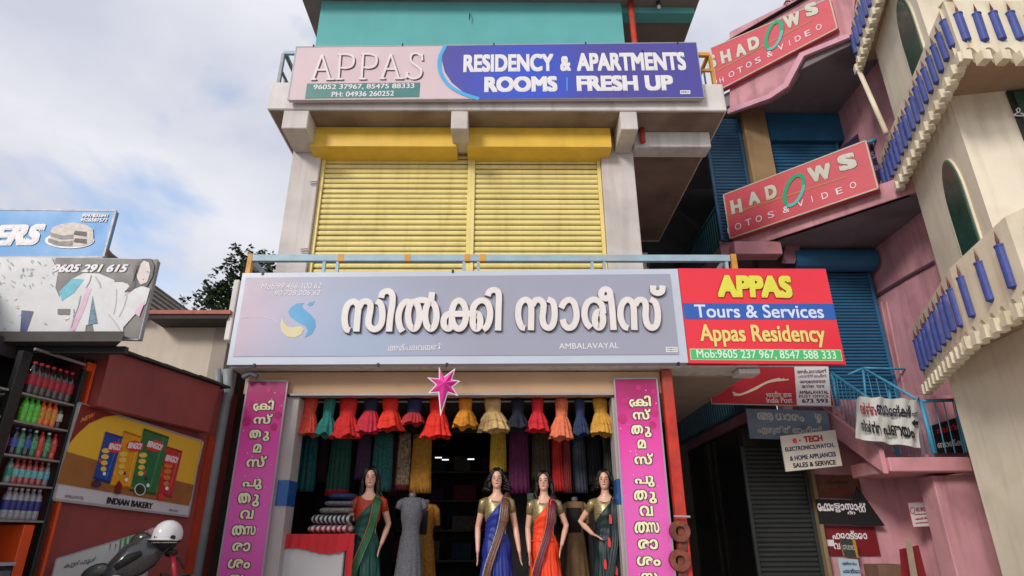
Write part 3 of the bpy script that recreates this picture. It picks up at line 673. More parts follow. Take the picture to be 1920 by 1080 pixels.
part('edge_tile', G().hexa([W(196, 480, 4.9), W(202, 472, 4.9), W(212, 484, 5.2), W(206, 492, 5.2)], [p+V((0, 0, .03)) for p in (W(196, 480, 4.9), W(202, 472, 4.9), W(212, 484, 5.2), W(206, 492, 5.2))]), rust, bk)
# broken tiles along the top of the overhang
for k in range(7):
    f0 = k/6.0; u = q0[0]+(q3[0]-q0[0])*f0; z = q0[1]+(q3[1]-q0[1])*f0+.015
    part('edge_tile', G().box(u-.16, -.17+R.uniform(-.02, .02), z-.01, u+.15, .1, z+.012), mat('dark old tile', '#3c3432', .8, .2, 8, .04), bk, False)
# canopy above the drinks shelves
uR_ = U(150, 757)[0]
cyf = 4.75
cpa = ML @ V((uR_, -.12, 0)); cpb = ML @ V((uR_+.1, .5, 0))
part('canopy', G().prism([(-7, cyf), (WX(225, 650, cyf), cyf), (cpa.x, cpa.y), (cpb.x, cpb.y), (-7, 7.0)], WZ(120, 640, cyf), WZ(120, 628, cyf)+.03), mat('dark canopy sheet', '#4a4440', .7, .15, 3, .02), bk)
for k in range(4):
    part('canopy_beam', G().box(-6, cyf+.12+k*.35, WZ(120, 640, cyf)-.06, (WX(222, 650, cyf)-.02) if k == 0 else wx0-.2*(7.35-(cyf+.12+k*.35))-.12, cyf+.17+k*.35, WZ(120, 640, cyf)-.004), black, bk)
# shop interior behind the shelves
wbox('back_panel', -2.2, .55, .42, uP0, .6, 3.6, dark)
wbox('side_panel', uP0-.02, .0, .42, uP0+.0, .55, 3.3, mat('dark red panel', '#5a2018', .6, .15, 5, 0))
# poster on the wall
mustd = mat('mustard print', '#e0b030', .4, .04, 1, 0); brnp = mat('brown table print', '#9c6430', .5, .12, 6, 0)
t, q, P4 = sign(plW, 'advertisement_board', 'framed yellow snack poster with four crisp packets on the maroon wall', 'poster', [(152, 757), (382, 828), (349, 968), (95, 936)], mat('pale board', '#c8c4c8', .5, .05, 2, 0), .03, off=-.035, frame=.014, fm=steelf)
def qp(u_, v_):    # fraction across, fraction down in the poster
    a = (152+(382-152)*u_, 757+(828-757)*u_); b_ = (95+(349-95)*u_, 936+(968-936)*u_); return (a[0]+(b_[0]-a[0])*v_, a[1]+(b_[1]-a[1])*v_)
def pf(pts, m, y): return flat(t, q, [qp(*p) for p in pts], m, y)
pf([(.0, .0), (1, 0), (1, .86), (0, .83)], mustd, -.004)
pf([(0, .50), (.38, .54), (1, .58), (1, .86), (0, .83)], brnp, -.006)
pf([(0, 0), (.3, 0), (.2, .06), (.1, .17), (.04, .3), (0, .42)], mat('dark red print', '#7a2018', .4, .05, 2, 0), -.008)
text(t, q, 'NEW', (150, 788), (176, 777), 9, mat('orange print', '#f0902c', .4, 0, 1, 0), -.011, .03, shear=.2)
text(t, q, 'INDIAN BAKERY', (200, 938), (285, 949), 12, blackp, -.009, .03)
text(t, q, 'AMBALAVAYAL', (120, 930), (156, 934), 6, blackp, -.009, .0); text(t, q, 'PRINTERS', (316, 956), (333, 959), 4, blackp, -.009, .0)
cw = C((0, 640), 2.4545)
pk = [([(482, 415), (563, 440), (500, 655), (425, 632)], '#1f4a9c', (494, 482, 550, 490)), ([(568, 410), (652, 440), (610, 680), (500, 668)], '#e09820', (582, 478, 645, 484)), ([(658, 400), (775, 440), (712, 708), (592, 688)], '#2a7040', (672, 470, 740, 490)), ([(762, 482), (836, 505), (785, 722), (722, 700)], '#b83424', (755, 535, 812, 548))]
lemon = mat('crisp print', '#e8c050', .5, .1, 20, 0); reds = mat('bright red print', '#d03028', .4, 0, 1, 0)
for k, (po, cl, tx) in enumerate(pk):
    m_ = mat('packet print '+['blue', 'yellow', 'green', 'red'][k], cl, .35, .12, 14, 0)
    flat(t, q, [cw(*p) for p in po], m_, -.009-.0008*k)
    for (ia, ib, dd) in ((0, 1, 9), (3, 2, -9)):
        A_ = po[ia]; B_ = po[ib]; flat(t, q, [cw(*A_), cw(*B_), cw(B_[0]-dd*.3, B_[1]+dd), cw(A_[0]-dd*.3, A_[1]+dd)], mat('packet crimp '+str(k), cl, .25, .5, 90, 0), -.0105-.0004*k)
    hx_ = (po[0][0]*.25+po[1][0]*.75, po[0][1]*.25+po[1][1]*.75); lx_ = (po[3][0]*.25+po[2][0]*.75, po[3][1]*.25+po[2][1]*.75)
    flat(t, q, [cw(hx_[0], hx_[1]+14), cw(hx_[0]+7, hx_[1]+16), cw(lx_[0]+3, lx_[1]-16), cw(lx_[0]-2, lx_[1]-16)], mat('packet gloss '+str(k), ('#4a78c0', '#f0c050', '#50946a', '#d86050')[k], .3, .2, 30, 0), -.0108-.0004*k)
    for j in range(3): flat(t, q, [cw(*p) for p in ell(lx_[0]-6-j*9, lx_[1]-40-j*30, 8, 9, 8)], (white, mat('berry print', '#3a2440'), redb)[j], -.0112-.0004*k)
    for j in range(4):
        bx = (po[3][0]*.5+po[0][0]*.5)+6+24*0-j*4; by = (po[0][1]+po[3][1])/2+j*28-20
        flat(t, q, [cw(*p) for p in ell(bx+22, by, 20-j*2, 12, 10)], lemon if k != 3 else mat('orange crisp print', '#d87838', .5, .1, 20, 0), -.0125-.0006*j-.0003*k)
    flat(t, q, [cw(*p) for p in ell((tx[0]+tx[2])/2, (tx[1]+tx[3])/2+2, (tx[2]-tx[0])*.62, 26, 12)], reds, -.0155)
    a = cw(tx[0], tx[1]); b_ = cw(tx[2], tx[3]); text(t, q, 'BINGO!', a, b_, 12, white, -.018, .05, back=drk, bb=.03, shear=.2)
flat(t, q, [cw(*p) for p in ell(636, 682, 26, 28, 14)], white, -.019); flat(t, q, [cw(*p) for p in ell(636, 682, 22, 24, 14)], mat('dark green emblem', '#28442c', .5, .3, 30, 0), -.0205)
flat(t, q, [cw(*p) for p in ((540, 640), (555, 662), (545, 705), (520, 700), (528, 660))], MATS['dark maroon'] if 'dark maroon' in MATS else drk, -.019)
flat(t, q, [cw(*p) for p in ell(437, 655, 22, 18, 10)], mat('berry print', '#3a2440', .5, .2, 20, 0), -.019); flat(t, q, [cw(*p) for p in ell(733, 715, 16, 18, 10)], reds, -.019)

# drinks shelf unit
sh = plW.thing('drinks_shelf', 'black drinks rack with five rows of bottles at the bakery front', 'shelf')
rows = [((43, 737), (128, 757)), ((27, 787), (113, 806)), ((7, 849), (98, 864)), ((-5, 905), (86, 912)), ((-10, 974), (67, 976))]
zr = []
SD = .26
for a, c_ in rows: zr.append((U(*a)[1]+U(*c_)[1])/2)
uR = U(138, 757)[0]; uM = U(38, 740)[0]; uL = -2.0
zt_ = U(165, 646)[1]
for u, w in ((uR+.03, .05), (uM-.06, .05), (uL, .05)):
    part('post', G().box(u-w/2-.02, -.03, .42, u+w/2+.02, .02, zt_-.22), black, sh, False, bevel=.004)
    part('post', G().box(u-w/2, .3, .42, u+w/2, .34, zt_-.22), black, sh, False)
shm = mat('steel shelf', '#9c9694', .4, .1, 8, 0, metal=.4)
for k, z in enumerate(zr):
    part('shelf_board', G().box(uM-.01, -.025, z-.014, uR-.01, .3, z), shm, sh, False)
    part('shelf_board', G().box(uL, -.025, z-.014+.01*k, uM-.12, .3, z+.01*k), shm, sh, False)
part('top_rail', G().box(uM, -.02, U(100, 666)[1]-.01, uR, .0, U(100, 666)[1]+.01), shm, sh, False)
part('top_panel', G().box(uL, .25, U(100, 666)[1]+.1, uR, .3, zt_-.22), dark, sh, False)
BG = {}
def bottle(h, r, col, lab, capc, fill=None, name='soft_drink_bottle'):
    key = (round(h, 3), col, lab, capc)
    if key in BG: return copy_tree(BG[key])
    o = thing(name, 'x', 'bottle')
    lm = mat('drink '+col, col, .12, .1, 20, 0, coat=.8)
    part('bottle_body', G().lathe((0, 0, 0), [(r*.8, 0), (r, h*.03), (r*.93, h*.12), (r, h*.2), (r*.94, h*.4), (r*.9, h*.55), (r, h*.66), (r*.8, h*.78), (r*.38, h*.9), (r*.34, h*.94)], 12), lm, o, False, smooth=True)
    part('bottle_label', G().lathe((0, 0, 0), [(r*1.01, h*.3), (r*1.03, h*.31), (r*1.01, h*.6), (r*.99, h*.61)], 12), mat('label '+lab, lab, .4, .25, 60, 0), o, False, smooth=True)
    part('cap', G().lathe((0, 0, 0), [(r*.42, h*.93), (r*.42, h*1.0), (r*.3, h*1.01)], 10), mat('cap '+capc, capc, .4, 0, 1, 0), o, False)
    BG[key] = o; return o
def put(o, u, z, label, group, back=.0):
    p = plW.O + plW.u*u + plW.n*(.05+back); o.location = (p.x, p.y, z+.001); o.rotation_euler = (0, 0, R.uniform(0, 6)); o['label'] = label; o['group'] = group; o['category'] = 'bottle'
def row(k, items, capy, basey):
    """items: (pixel x at the base, body, label, cap, text)"""
    z = zr[k]; od = ('first', 'second', 'third', 'fourth', 'fifth', 'sixth', 'seventh')
    for ii, (px, py, col, lab, cap, lbl, hs) in enumerate(items):
        if len(items) > 1: lbl = lbl+', '+od[ii]+' in its row'
        u, zz = U(px, py, .05); p0 = U(px, py-10, .05)
        put(bottle(hs, hs*.145, col, lab, cap), u, z, lbl, 'drink bottles on row %s of the black rack' % ['one', 'two', 'three', 'four', 'five'][k])
def lerp_items(x0, x1, n, rowk, spec, hs):
    a, c_ = rows[rowk]; out = []
    for i in range(n):
        x = x0+(x1-x0)*i/(n-1) if n > 1 else x0; y = a[1]+(c_[1]-a[1])*(x-a[0])/(c_[0]-a[0]); s = spec[i] if isinstance(spec, list) else spec
        out.append((x, y, *s, hs))
    return out
hrow = [abs(U(90, y0)[1]-U(90, y1)[1]) for y0, y1 in ((682, 748), (748, 798), (806, 858), (862, 908), (916, 974))]
colac = ('#3a2c2c', '#c02838', '#c82030', 'clear-necked cola bottle with red label on the top rack shelf')
row(0, lerp_items(50, 121, 7, 0, colac, hrow[0]), 0, 0)
row(0, [(26, 733, *colac[:3], 'single red-labelled bottle left of the rack post on the top shelf', hrow[0])], 0, 0)
gr = ('#58c838', '#70d850', '#48b830', 'bright green bottle in the second row of the drinks rack'); og = ('#e87020', '#e8a030', '#e05818', 'orange drink bottle in the second row of the drinks rack')
row(1, lerp_items(38, 104, 7, 1, [gr, gr, gr, og, og, og, ('#2c2420', '#d8d0c8', '#2c2420', 'small dark bottle at the right end of the second row')], hrow[1]), 0, 0)
row(1, [(12, 786, '#e8601c', '#e8a030', '#e05818', 'orange bottle with striped label left of the rack post', hrow[1]*1.1)], 0, 0)
bl = ('#1c2030', '#4a60c0', '#3a50b0', 'dark bottle with blue label in the third row'); gn = ('#2c6c48', '#58b080', '#e8e8e8', 'green lemonade bottle in the third row of the rack'); rd = ('#c83828', '#e04838', '#b02818', 'red drink bottle in the third row of the rack')
row(2, lerp_items(18, 92, 7, 2, [bl, gn, bl, gn, rd, gn, rd], hrow[2]), 0, 0)
row(2, [(0, 848, *rd[:3], 'red bottle at the left edge in the third row', hrow[2])], 0, 0)
tq = ('#a84848', '#78c8c8', '#c83038', 'pale red bottle with aqua label in the fourth row')
row(3, lerp_items(9, 80, 7, 3, [('#6c8c84', '#3c9c80', '#3c8070', 'bottle with green label leading the fourth row'), tq, tq, tq, tq, tq, ('#7c7c7c', '#78b8c8', '#a0a0a0', 'clear bottle with aqua label ending the fourth row')], hrow[3]), 0, 0)
wt = ('#8c8c94', '#2c3080', '#c0a8a8', 'clear water bottle with navy label on the lowest shelf')
row(4, lerp_items(2, 60, 6, 4, wt, hrow[4]), 0, 0)
# counter below
cn = plW.thing('glass_counter', 'dark counter with steel trims and orange side under the drinks rack', 'counter')
part('counter_body', G().box(-1.6, -.02, .42, U(28, 1040)[0], .3, 1.45), black, cn, False, bevel=.005)
part('side_panel', G().box(U(28, 1040)[0]+.005, -.01, .42, U(50, 1040)[0], .25, zr[4]-.03), orgp, cn, False, bevel=.005)
part('trim', G().box(-1.6, -.03, 1.452, U(28, 1040)[0], .3, 1.475), steelf, cn, False)
part('glass_front', G().box(-1.6, -.035, 1.0, U(26, 1040)[0]-.02, -.022, 1.42), mat('counter glass', '#5a6468', .1, .3, 4, 0, coat=.5), cn, False)

# advertising boards above the bakery
plN = Pl((0, 4.9)); plN2 = Pl((0, 4.84))
blb = mat('sky blue flex print', '#2c88c8', .4, .04, 1, 0)
t, q, P4 = sign(plN, 'billboard', 'sky blue billboard with a cake and white lettering at the upper left', 'billboard', [(-150, 391), (215, 395), (196, 482), (-178, 482)], blb, .05, frame=.012, fm=steelf)
ws = mat('soft white print', '#e0dcdc', .45, .04, 4, 0)
text(t, q, 'BAKERS', (-118, 444), (82, 440), 40, ws, -.008, .07, shear=.25)
text(t, q, '9047835841', (155, 404.5), (204, 405), 6.5, ws, -.008, .05, shear=.1); text(t, q, '9526587572', (152, 413), (202, 413.5), 6.5, ws, -.008, .05, shear=.1)
cc = C((0, 380), 4.0)
flat(t, q, [cc(*p) for p in ell(525, 285, 186, 60, 24)], ws, -.006)
flat(t, q, [cc(*p) for p in ((380, 225), (395, 190), (460, 165), (560, 150), (650, 170), (700, 200), (705, 250), (700, 300), (640, 325), (520, 335), (400, 320), (362, 290), (385, 260))], mat('cake cream print', '#d0c4bc', .5, .15, 30, 0), -.008)
ckd = mat('cake grey print', '#8c8480', .5, .25, 30, 0)
flat(t, q, [cc(*p) for p in ((382, 225), (470, 250), (555, 245), (555, 275), (460, 280), (385, 255))], ckd, -.0095)
flat(t, q, [cc(*p) for p in ((368, 270), (450, 295), (550, 290), (548, 330), (430, 325), (365, 298))], ckd, -.0095)
for yy in (215, 270): flat(t, q, [cc(*p) for p in ((568, yy), (655, yy+8), (655, yy+42), (556, yy+28))], mat('dark sponge print', '#3c3432', .5, .2, 40, 0), -.011)
t, q, P4 = sign(plN2, 'billboard', 'grey laundry billboard with a woman, shirts and a phone number below the blue one', 'billboard', [(-170, 483), (295, 487), (259, 636), (-200, 625)], mat('grey flex print', '#8a8684', .4, .05, 2, 0), .06, frame=.012, fm=steelf)
dg_ = mat('charcoal print', '#5c5654', .45, .06, 2, 0); ink = mat('pink cloth print', '#d8b0c8', .5, .1, 9, 0); aq = mat('aqua cloth print', '#58b8cc', .5, .15, 9, 0); nv = mat('navy print', '#1c2c68'); wh2 = mat('washed white print', '#d0d0d0', .5, .06, 5, 0)
flat(t, q, [cc(*p) for p in ((420, 415), (1185, 428), (1040, 1022), (560, 1010), (400, 640))], dg_, -.005)
flat(t, q, [cc(*p) for p in ((-300, 412), (390, 414), (440, 520), (420, 640), (470, 760), (580, 1008), (-300, 990))], wh2, -.007)
flat(t, q, [cc(*p) for p in ((635, 530), (750, 535), (865, 585), (850, 640), (900, 605), (960, 610), (985, 650), (940, 760), (870, 870), (800, 1012), (720, 1012), (700, 915), (650, 920), (640, 1005), (520, 1000), (480, 860), (450, 760), (455, 680), (545, 575))], wh2, -.0085)
flat(t, q, [cc(*p) for p in ((590, 575), (635, 580), (560, 680), (470, 740), (450, 670), (545, 575))], aq, -.0105)
flat(t, q, [cc(*p) for p in ((660, 640), (690, 650), (640, 800), (560, 980), (510, 985), (600, 800))], ink, -.0105)
flat(t, q, [cc(*p) for p in ((700, 700), (740, 910), (665, 920))], mat('pattern cloth print', '#6890b0', .5, .4, 80, 0), -.0105)
flat(t, q, [cc(*p) for p in ((850, 600), (930, 600), (1000, 640), (1060, 620), (1130, 650), (1100, 760), (1000, 860), (930, 940), (930, 1018), (720, 1012), (800, 830), (840, 740))], wh2, -.0115)
flat(t, q, [cc(*p) for p in ((1075, 425), (1140, 425), (1165, 470), (1150, 560), (1110, 630), (1060, 630), (990, 660), (940, 680), (1000, 600), (1010, 500), (1040, 450))], mat('hair print', '#4c4444', .5, .1, 20, 0), -.0135)
flat(t, q, [cc(*p) for p in ((1085, 440), (1125, 455), (1135, 520), (1110, 600), (1060, 620), (1035, 570), (1035, 500))], mat('face print', '#cfc4c0', .5, .04, 5, 0), -.0155)
flat(t, q, [cc(*p) for p in ((1108, 520), (1128, 524), (1128, 530), (1108, 527))], dg_, -.0175); flat(t, q, [cc(*p) for p in ((1072, 575), (1092, 578), (1080, 586))], reds, -.0175)
flat(t, q, [cc(*p) for p in ((1060, 760), (1095, 740), (1050, 860), (1015, 830))], ink, -.0135)
text(t, q, '9605 291 615', (101, 504), (241, 504), 15, white, -.012, .045, back=dkr, bb=.03, shear=.25)
flat(t, q, [cc(*p) for p in ((168, 810), (258, 818), (205, 972), (158, 966))], mat('carton print', '#203878', .4, .3, 40, 0), -.0105)
flat(t, q, [cc(*p) for p in ((440, 800), (533, 800), (530, 845), (440, 840))], dg_, -.0125)
pal = [mat('pale aqua print', '#9cc8d0', .5, .1, 9, 0), mat('pale rose print', '#d4b8c4', .5, .1, 9, 0), mat('pale grey print', '#b0aeb0', .5, .1, 9, 0), mat('white patch print', '#dcdcdc', .5, .05, 9, 0)]
R4 = random.Random(5)
for k in range(18):
    x = R4.uniform(-20, 160) if k < 14 else R4.uniform(300, 560); y = R4.uniform(690, 970); w = R4.uniform(7, 18); an = R4.uniform(-.7, .7)
    pts_ = [(x+w*math.cos(a_)*math.cos(an)-w*.45*math.sin(a_)*math.sin(an), y+w*math.cos(a_)*math.sin(an)+w*.45*math.sin(a_)*math.cos(an)) for a_ in [j*math.pi/3.5+R4.uniform(-.2, .2) for j in range(7)]]
    flat(t, q, [cc(*p) for p in pts_], pal[k % 4], -.0092-.0003*k)
lf = mat('washed leaf print', '#b4c0c0', .5, .25, 30, 0); lf2 = mat('grey leaf print', '#98a8a8', .5, .25, 30, 0)
for k in range(34):
    x = R4.uniform(-20, 410); y = R4.uniform(430, 640); w = R4.uniform(10, 26); an = R4.uniform(0, 3)
    flat(t, q, [cc(x+w*math.cos(an+d_)*r_, y+w*math.sin(an+d_)*r_) for d_, r_ in ((0, 1), (.6, .35), (2.4, .3), (3.14, .8), (3.8, .3), (5.6, .35))], (lf, lf2)[k % 2], -.0086-.0002*k)
for k, (x0_, y0_, x1_, y1_) in enumerate(((690, 545, 650, 640), (720, 560, 760, 640), (880, 650, 860, 840), (960, 700, 900, 860), (560, 800, 540, 940), (820, 840, 930, 1000), (1000, 650, 940, 700), (610, 700, 560, 860))):
    part('print', ribbon([q(*cc(x0_, y0_)), q(*cc((x0_+x1_)/2+8, (y0_+y1_)/2)), q(*cc(x1_, y1_))], .008, -.0135, -.013, 3), pal[2], t, False)
for k in range(3):
    part('print', ribbon([q(*cc(1040+k*8, 470)), q(*cc(1015+k*6, 560)), q(*cc(985+k*12, 640)), q(*cc(945+k*14, 672))], .012, -.0165, -.016, 4), MATS['hair print'], t, False)
# rain pipes and dark corner
for k, (px, r_) in enumerate(((402, .055), (382, .04))):
    p = W(px, 880, 7.15); p2 = W(430-8*k, 735, 7.15); 
    single('drain_pipe', G().tube([(p.x, 7.15, .42), (p.x, 7.15, p2.z-.1), (p.x+.03, 7.12, p2.z), (p.x+.0, 7.05, p2.z+.25)], r_, 12), mat('grey plastic pipe', '#8c9094', .5, .12, 5, .01), ['thicker grey rain pipe in the corner beside the magenta banner', 'thinner grey rain pipe beside the maroon wall end'][k], 'pipe', smooth=True)
struct('alley_wall', G().box(wx0-.12, 7.55, .1, xL+.02, 7.7, 4.2), mat('dark brown wall', '#3a2422', .8, .2, 3, .03))
g = G().tube([W(455, 708, 6.95), W(470, 700, 6.95), W(482, 706, 6.95)], .03, 8)
single('pipe_elbow', g, greym, 'small grey bracket at the top corner of the left magenta banner', 'bracket', smooth=True)

# scooter advertisement board leaning at the bakery wall
plQ = Pl((0, 5.36), 0)
t, q, P4 = sign(plQ, 'advertisement_board', 'white tilted board with green stripes behind the scooter', 'signboard', [(108, 1048), (296, 992), (262, 1110), (76, 1160)], mat('pale grey flex', '#c4c4c0', .5, .05, 3, 0), .02, frame=.008, fm=steelf)
text(t, q, 'കളർഫുൾ', (121, 1062), (181, 1049), 12, blackp, -.006, .0); text(t, q, 'ഷൻ...', (181, 1066), (212, 1059), 9, blackp, -.006, 0)
grs = mat('green stripe print', '#3c9048', .5, .15, 9, 0)
for k, (x, w) in enumerate(((226, 3), (234, 5), (243, 11), (258, 8))): flat(t, q, [(x, 1012-(x-226)*.3), (x+w, 1011-(x+w-226)*.3), (x+w-7, 1062), (x-7, 1062)], grs, -.005)
for x in (207, 217): flat(t, q, [(x, 1020), (x+2, 1019.5), (x-2, 1034)], dg_, -.005)

# ------------------------------------------------------------------ scooter and helmet
sc_m = mat('dark scooter body', '#3c3c3e', .28, .08, 4, 0, coat=.5); rub = mat('black rubber', '#101010', .7, .1, 10, 0); chrm = mat('chrome', '#c8c8c8', .12, .05, 5, 0, metal=1)
P0 = W(265, 1050, 5.25)
s = thing('motor_scooter', 'dark grey scooter parked in front of the white board', 'scooter', (P0.x, 5.3, .42), math.radians(62))
sz = P0.z-.42-1.02     # raise so the handlebar cowl meets the photo
def S(o): return [(p[0], p[1], p[2]) for p in o]
hz = P0.z-.42
part('front_wheel', G().tube([(.62, -.055, .24), (.62, .055, .24)], .24, 24), rub, s, False); part('rear_wheel', G().tube([(-.62, -.055, .24), (-.62, .055, .24)], .24, 24), rub, s, False)
part('body', G().rings([[(x, w*math.cos(a), z+h*math.sin(a)) for a in [2*math.pi*j/14 for j in range(14)]] for x, w, z, h in ((-.9, .06, .62, .08), (-.75, .15, .62, .2), (-.45, .19, .6, .24), (-.15, .17, .56, .2), (-.05, .12, .45, .1))]), sc_m, s, False, smooth=True)
part('floorboard', G().box(-.15, -.2, .27, .4, .2, .33), sc_m, s, False, bevel=.02)
part('front_apron', G().rings([[(.36+dx, w*math.cos(a), z+.0) if False else (.4+dx+.05*math.sin(a), w*math.cos(a), z) for a in [2*math.pi*j/14 for j in range(14)]] for dx, w, z in ((.02, .18, .3), (.04, .24, .5), (-.02, .25, .75), (-.1, .2, .95), (-.15, .1, hz-.15))]), sc_m, s, False, smooth=True)
part('fender', G().rings([[(.62+.28*math.cos(a), y, .24+.28*math.sin(a)) for a in [math.pi*(.1+.8*j/8) for j in range(9)]] for y in (-.08, .08)], False), sc_m, s, False, smooth=True)
part('seat', G().rings([[(x, w*math.cos(a), z+h*math.sin(a)) for a in [2*math.pi*j/12 for j in range(12)]] for x, w, z, h in ((-.85, .06, .86, .03), (-.7, .13, .86, .05), (-.3, .14, .83, .05), (-.02, .08, .8, .04))]), rub, s, False, smooth=True)
MI = WM[s.name].inverted()
cpts = [W(196, 1100, 5.0), W(222, 1072, 5.05), W(250, 1050, 5.1), W(278, 1034, 5.15), W(300, 1024, 5.2), W(322, 1022, 5.25)]
part('handlebar_cowl', G().tube([MI @ p for p in cpts], [.05, .1, .13, .12, .08, .03], 16), sc_m, s, False, smooth=True)
part('cowl_inset', G().tube([MI @ (p+V((.0, -.12, .02))) for p in (W(232, 1070, 5.05), W(258, 1052, 5.1), W(280, 1042, 5.12))], [.02, .035, .02], 10), rub, s, False, smooth=True)
part('headlight', G().ellipsoid(tuple(MI @ W(215, 1092, 4.95)), .05, .08, .05), mat('headlight glass', '#b8bcc0', .1, .05, 3, 0, coat=1), s, False, smooth=True)
def wt_(pts, r_, m_, nm): part(nm, G().tube([MI @ p for p in pts], r_, 10), m_, s, False, smooth=True)
wt_([W(236, 1072, 5.0), W(215, 1068, 5.0), W(198, 1072, 5.0)], .009, rub, 'mirror_stem'); wt_([W(310, 1040, 5.2), W(335, 1048, 5.2), W(345, 1066, 5.2)], .009, rub, 'mirror_stem')
for (c_, rx_, rz_, tl_) in ((W(179, 1073, 5.0), .105, .055, .35), (W(264, 1019, 5.22), .085, .085, 0)):
    for (k_, m_, nm) in ((1, rub, 'mirror'), (.86, chrm, 'mirror_glass')):
        g = G().ellipsoid((0, 0, 0), rx_*k_, .018+.004*(k_ < 1), rz_*k_, 18, 8).xf(Matrix.Translation(c_-V((0, .006*(k_ < 1), 0))) @ Matrix.Rotation(-tl_, 4, 'Y')); part(nm, g, m_ if k_ == 1 else mat('dark mirror glass', '#50544c', .15, .2, 9, 0), s, True, smooth=True)
wt_([W(300, 1030, 5.2), W(330, 1036, 5.15)], .02, rub, 'handle_grip')
wt_([W(325, 1040, 5.2), W(329, 1100, 5.2)], .02, mat('red stripe panel', '#b02038', .4, .1, 5, 0), 'side_panel')
# helmet
hp = W(314, 1003, 5.15)
h = thing('helmet', 'white open-face helmet with a black button resting on the scooter mirror', 'helmet', tuple(hp-V((0, 0, .14))))
rg = []
for i in range(13):
    f0 = i/12; th = math.radians(6+104*f0); rg.append([hp+V((.104*math.sin(th)*math.cos(a)*(1.0), .12*math.sin(th)*math.sin(a), .108*math.cos(th)-(.02 if (i > 8 and math.sin(a) < -.2) else 0))) for a in [2*math.pi*j/28 for j in range(28)]])
g = G().rings(rg, True, True, False); hm = part('shell', g, mat('white helmet gloss', '#dcd8d8', .2, .05, 3, 0, coat=.6), h, smooth=True)
sd_ = hm.modifiers.new('thick', 'SOLIDIFY'); sd_.thickness = .012
part('liner', G().ellipsoid(tuple(hp+V((0, .01, -.03))), .083, .098, .084), rub, h, smooth=True)
part('visor_peak', G().rings([[hp+V((.1*math.cos(a)*r_, -.122*math.sin(a)*r_, -.02+dz)) for a in [math.pi*(.15+.7*j/10) for j in range(11)]] for r_, dz in ((1.0, 0), (1.22, -.015))], False), MATS['white helmet gloss'], h, smooth=True)
part('button', G().tube([hp+V((.075, -.07, -.02)), hp+V((.09, -.088, -.02))], .018, 12), rub, h)
part('trim_band', G().tube([hp+V((.104*math.sin(th_)*math.cos(a), .122*math.sin(th_)*math.sin(a), -.045)) for th_ in (1.9,) for a in [2*math.pi*j/28 for j in range(29)]], .006, 5), rub, h)
for k_, (dx_, dz_) in enumerate(((-.035, -.02), (-.02, -.022), (.02, -.05), (-.06, -.045))): part('rivet', G().ellipsoid(tuple(hp+V((dx_, -.115, dz_))), .004, .006, .012 if k_ < 2 else .004, 8, 6), rub, h)
part('chin_strap', G().tube([hp+V((-.09, -.03, -.05)), hp+V((-.05, -.06, -.12)), hp+V((.03, -.06, -.125)), hp+V((.08, -.03, -.05))], .006, 6), rub, h)
bq = thing('cloth_bundle', 'small patterned pink cloth tied beside the white helmet', 'cloth', tuple(W(284, 1020, 5.3)))
g = G().ellipsoid((0, 0, 0), .07, .06, .09, 16, 12); g.v = [(x*(1+.25*math.sin(z*90+x*60)), y*(1+.2*math.sin(x*80)), z) for x, y, z in g.v]
part('cloth', G().add(g, Matrix.Translation(W(284, 1012, 5.3))), mat('patterned pink cloth', '#b88890', .8, .45, 60, .05, 200), bq, smooth=True)

# ------------------------------------------------------------------ pink building at the right
pb = thing('pink_building', 'pink office building with blue shutters and sloping red photo signs', 'building', (5, 9.5, 0))
YB = 9.5
plP = None
pR = W(1640, 307, 7.6); pL_ = W(1365, 405, 9.25)
dv = (pR-pL_); AP = math.atan2(dv.y, dv.x); plP = Pl((pL_.x, pL_.y), AP)
zs2 = WZ(1560, 480, YB); zs3 = WZ(1500, 224, YB)
wxr = WX(1640, 600, YB)+.1
pn = plP.n
def ppt(t, off): p = pL_+(pR-pL_)*t+pn*off; return (p.x, p.y)
for i, (z, th, off) in enumerate(((zs2, .22, .12), (zs3, .3, .1))):
    a = ppt(-.12, off); c_ = ppt(1.12, off)
    poly = [(a[0]-.1, 12), (a[0], a[1]), c_, (c_[0]+1.1, c_[1]+.2), (wxr+1.2, 12)]
    part('floor_slab', G().prism(poly, z, z+th), mat('grey soffit', '#8c8286', .85, .15, 1.5, .04, 30, stain=.4, sc2='#5c5050'), pb, bevel=.01)
# pink fascia beams along the sloping fronts
def pbeam(t0, t1, off0, off1, z0, z1, m, nm='fascia', z0b=None, z1b=None):
    A = plP.M(); ln = (pR-pL_).length; z0b = z0 if z0b is None else z0b; z1b = z1 if z1b is None else z1b
    g = G().hexa([(t0*ln, off0, z0), (t1*ln, off0, z0b), (t1*ln, off1, z0b), (t0*ln, off1, z0)], [(t0*ln, off0, z1), (t1*ln, off0, z1b), (t1*ln, off1, z1b), (t0*ln, off1, z1)]).xf(A)
    return part(nm, g, m, pb, bevel=.008)
pU = lambda px, py, off=0: plP.uv(px, py, off)
ln = (pR-pL_).length
f0 = pU(1368, 205, .06); f1 = pU(1500, 108, .06)
g = G().plate([(f0[0], f0[1]-.02), (pU(1440, 185, .06)[0], pU(1440, 185, .06)[1]), (pU(1475, 163, .06)[0], pU(1475, 163, .06)[1]), (pU(1508, 108, .06)[0], pU(1508, 108, .06)[1]), (pU(1595, 72, .06)[0], pU(1595, 72, .06)[1]), (pU(1610, -60, .06)[0], pU(1610, -60, .06)[1]), (pU(1368, 60, .06)[0], pU(1368, 60, .06)[1])], .06, .2)
part('fascia', g.xf(plP.M()), pinkw, pb)
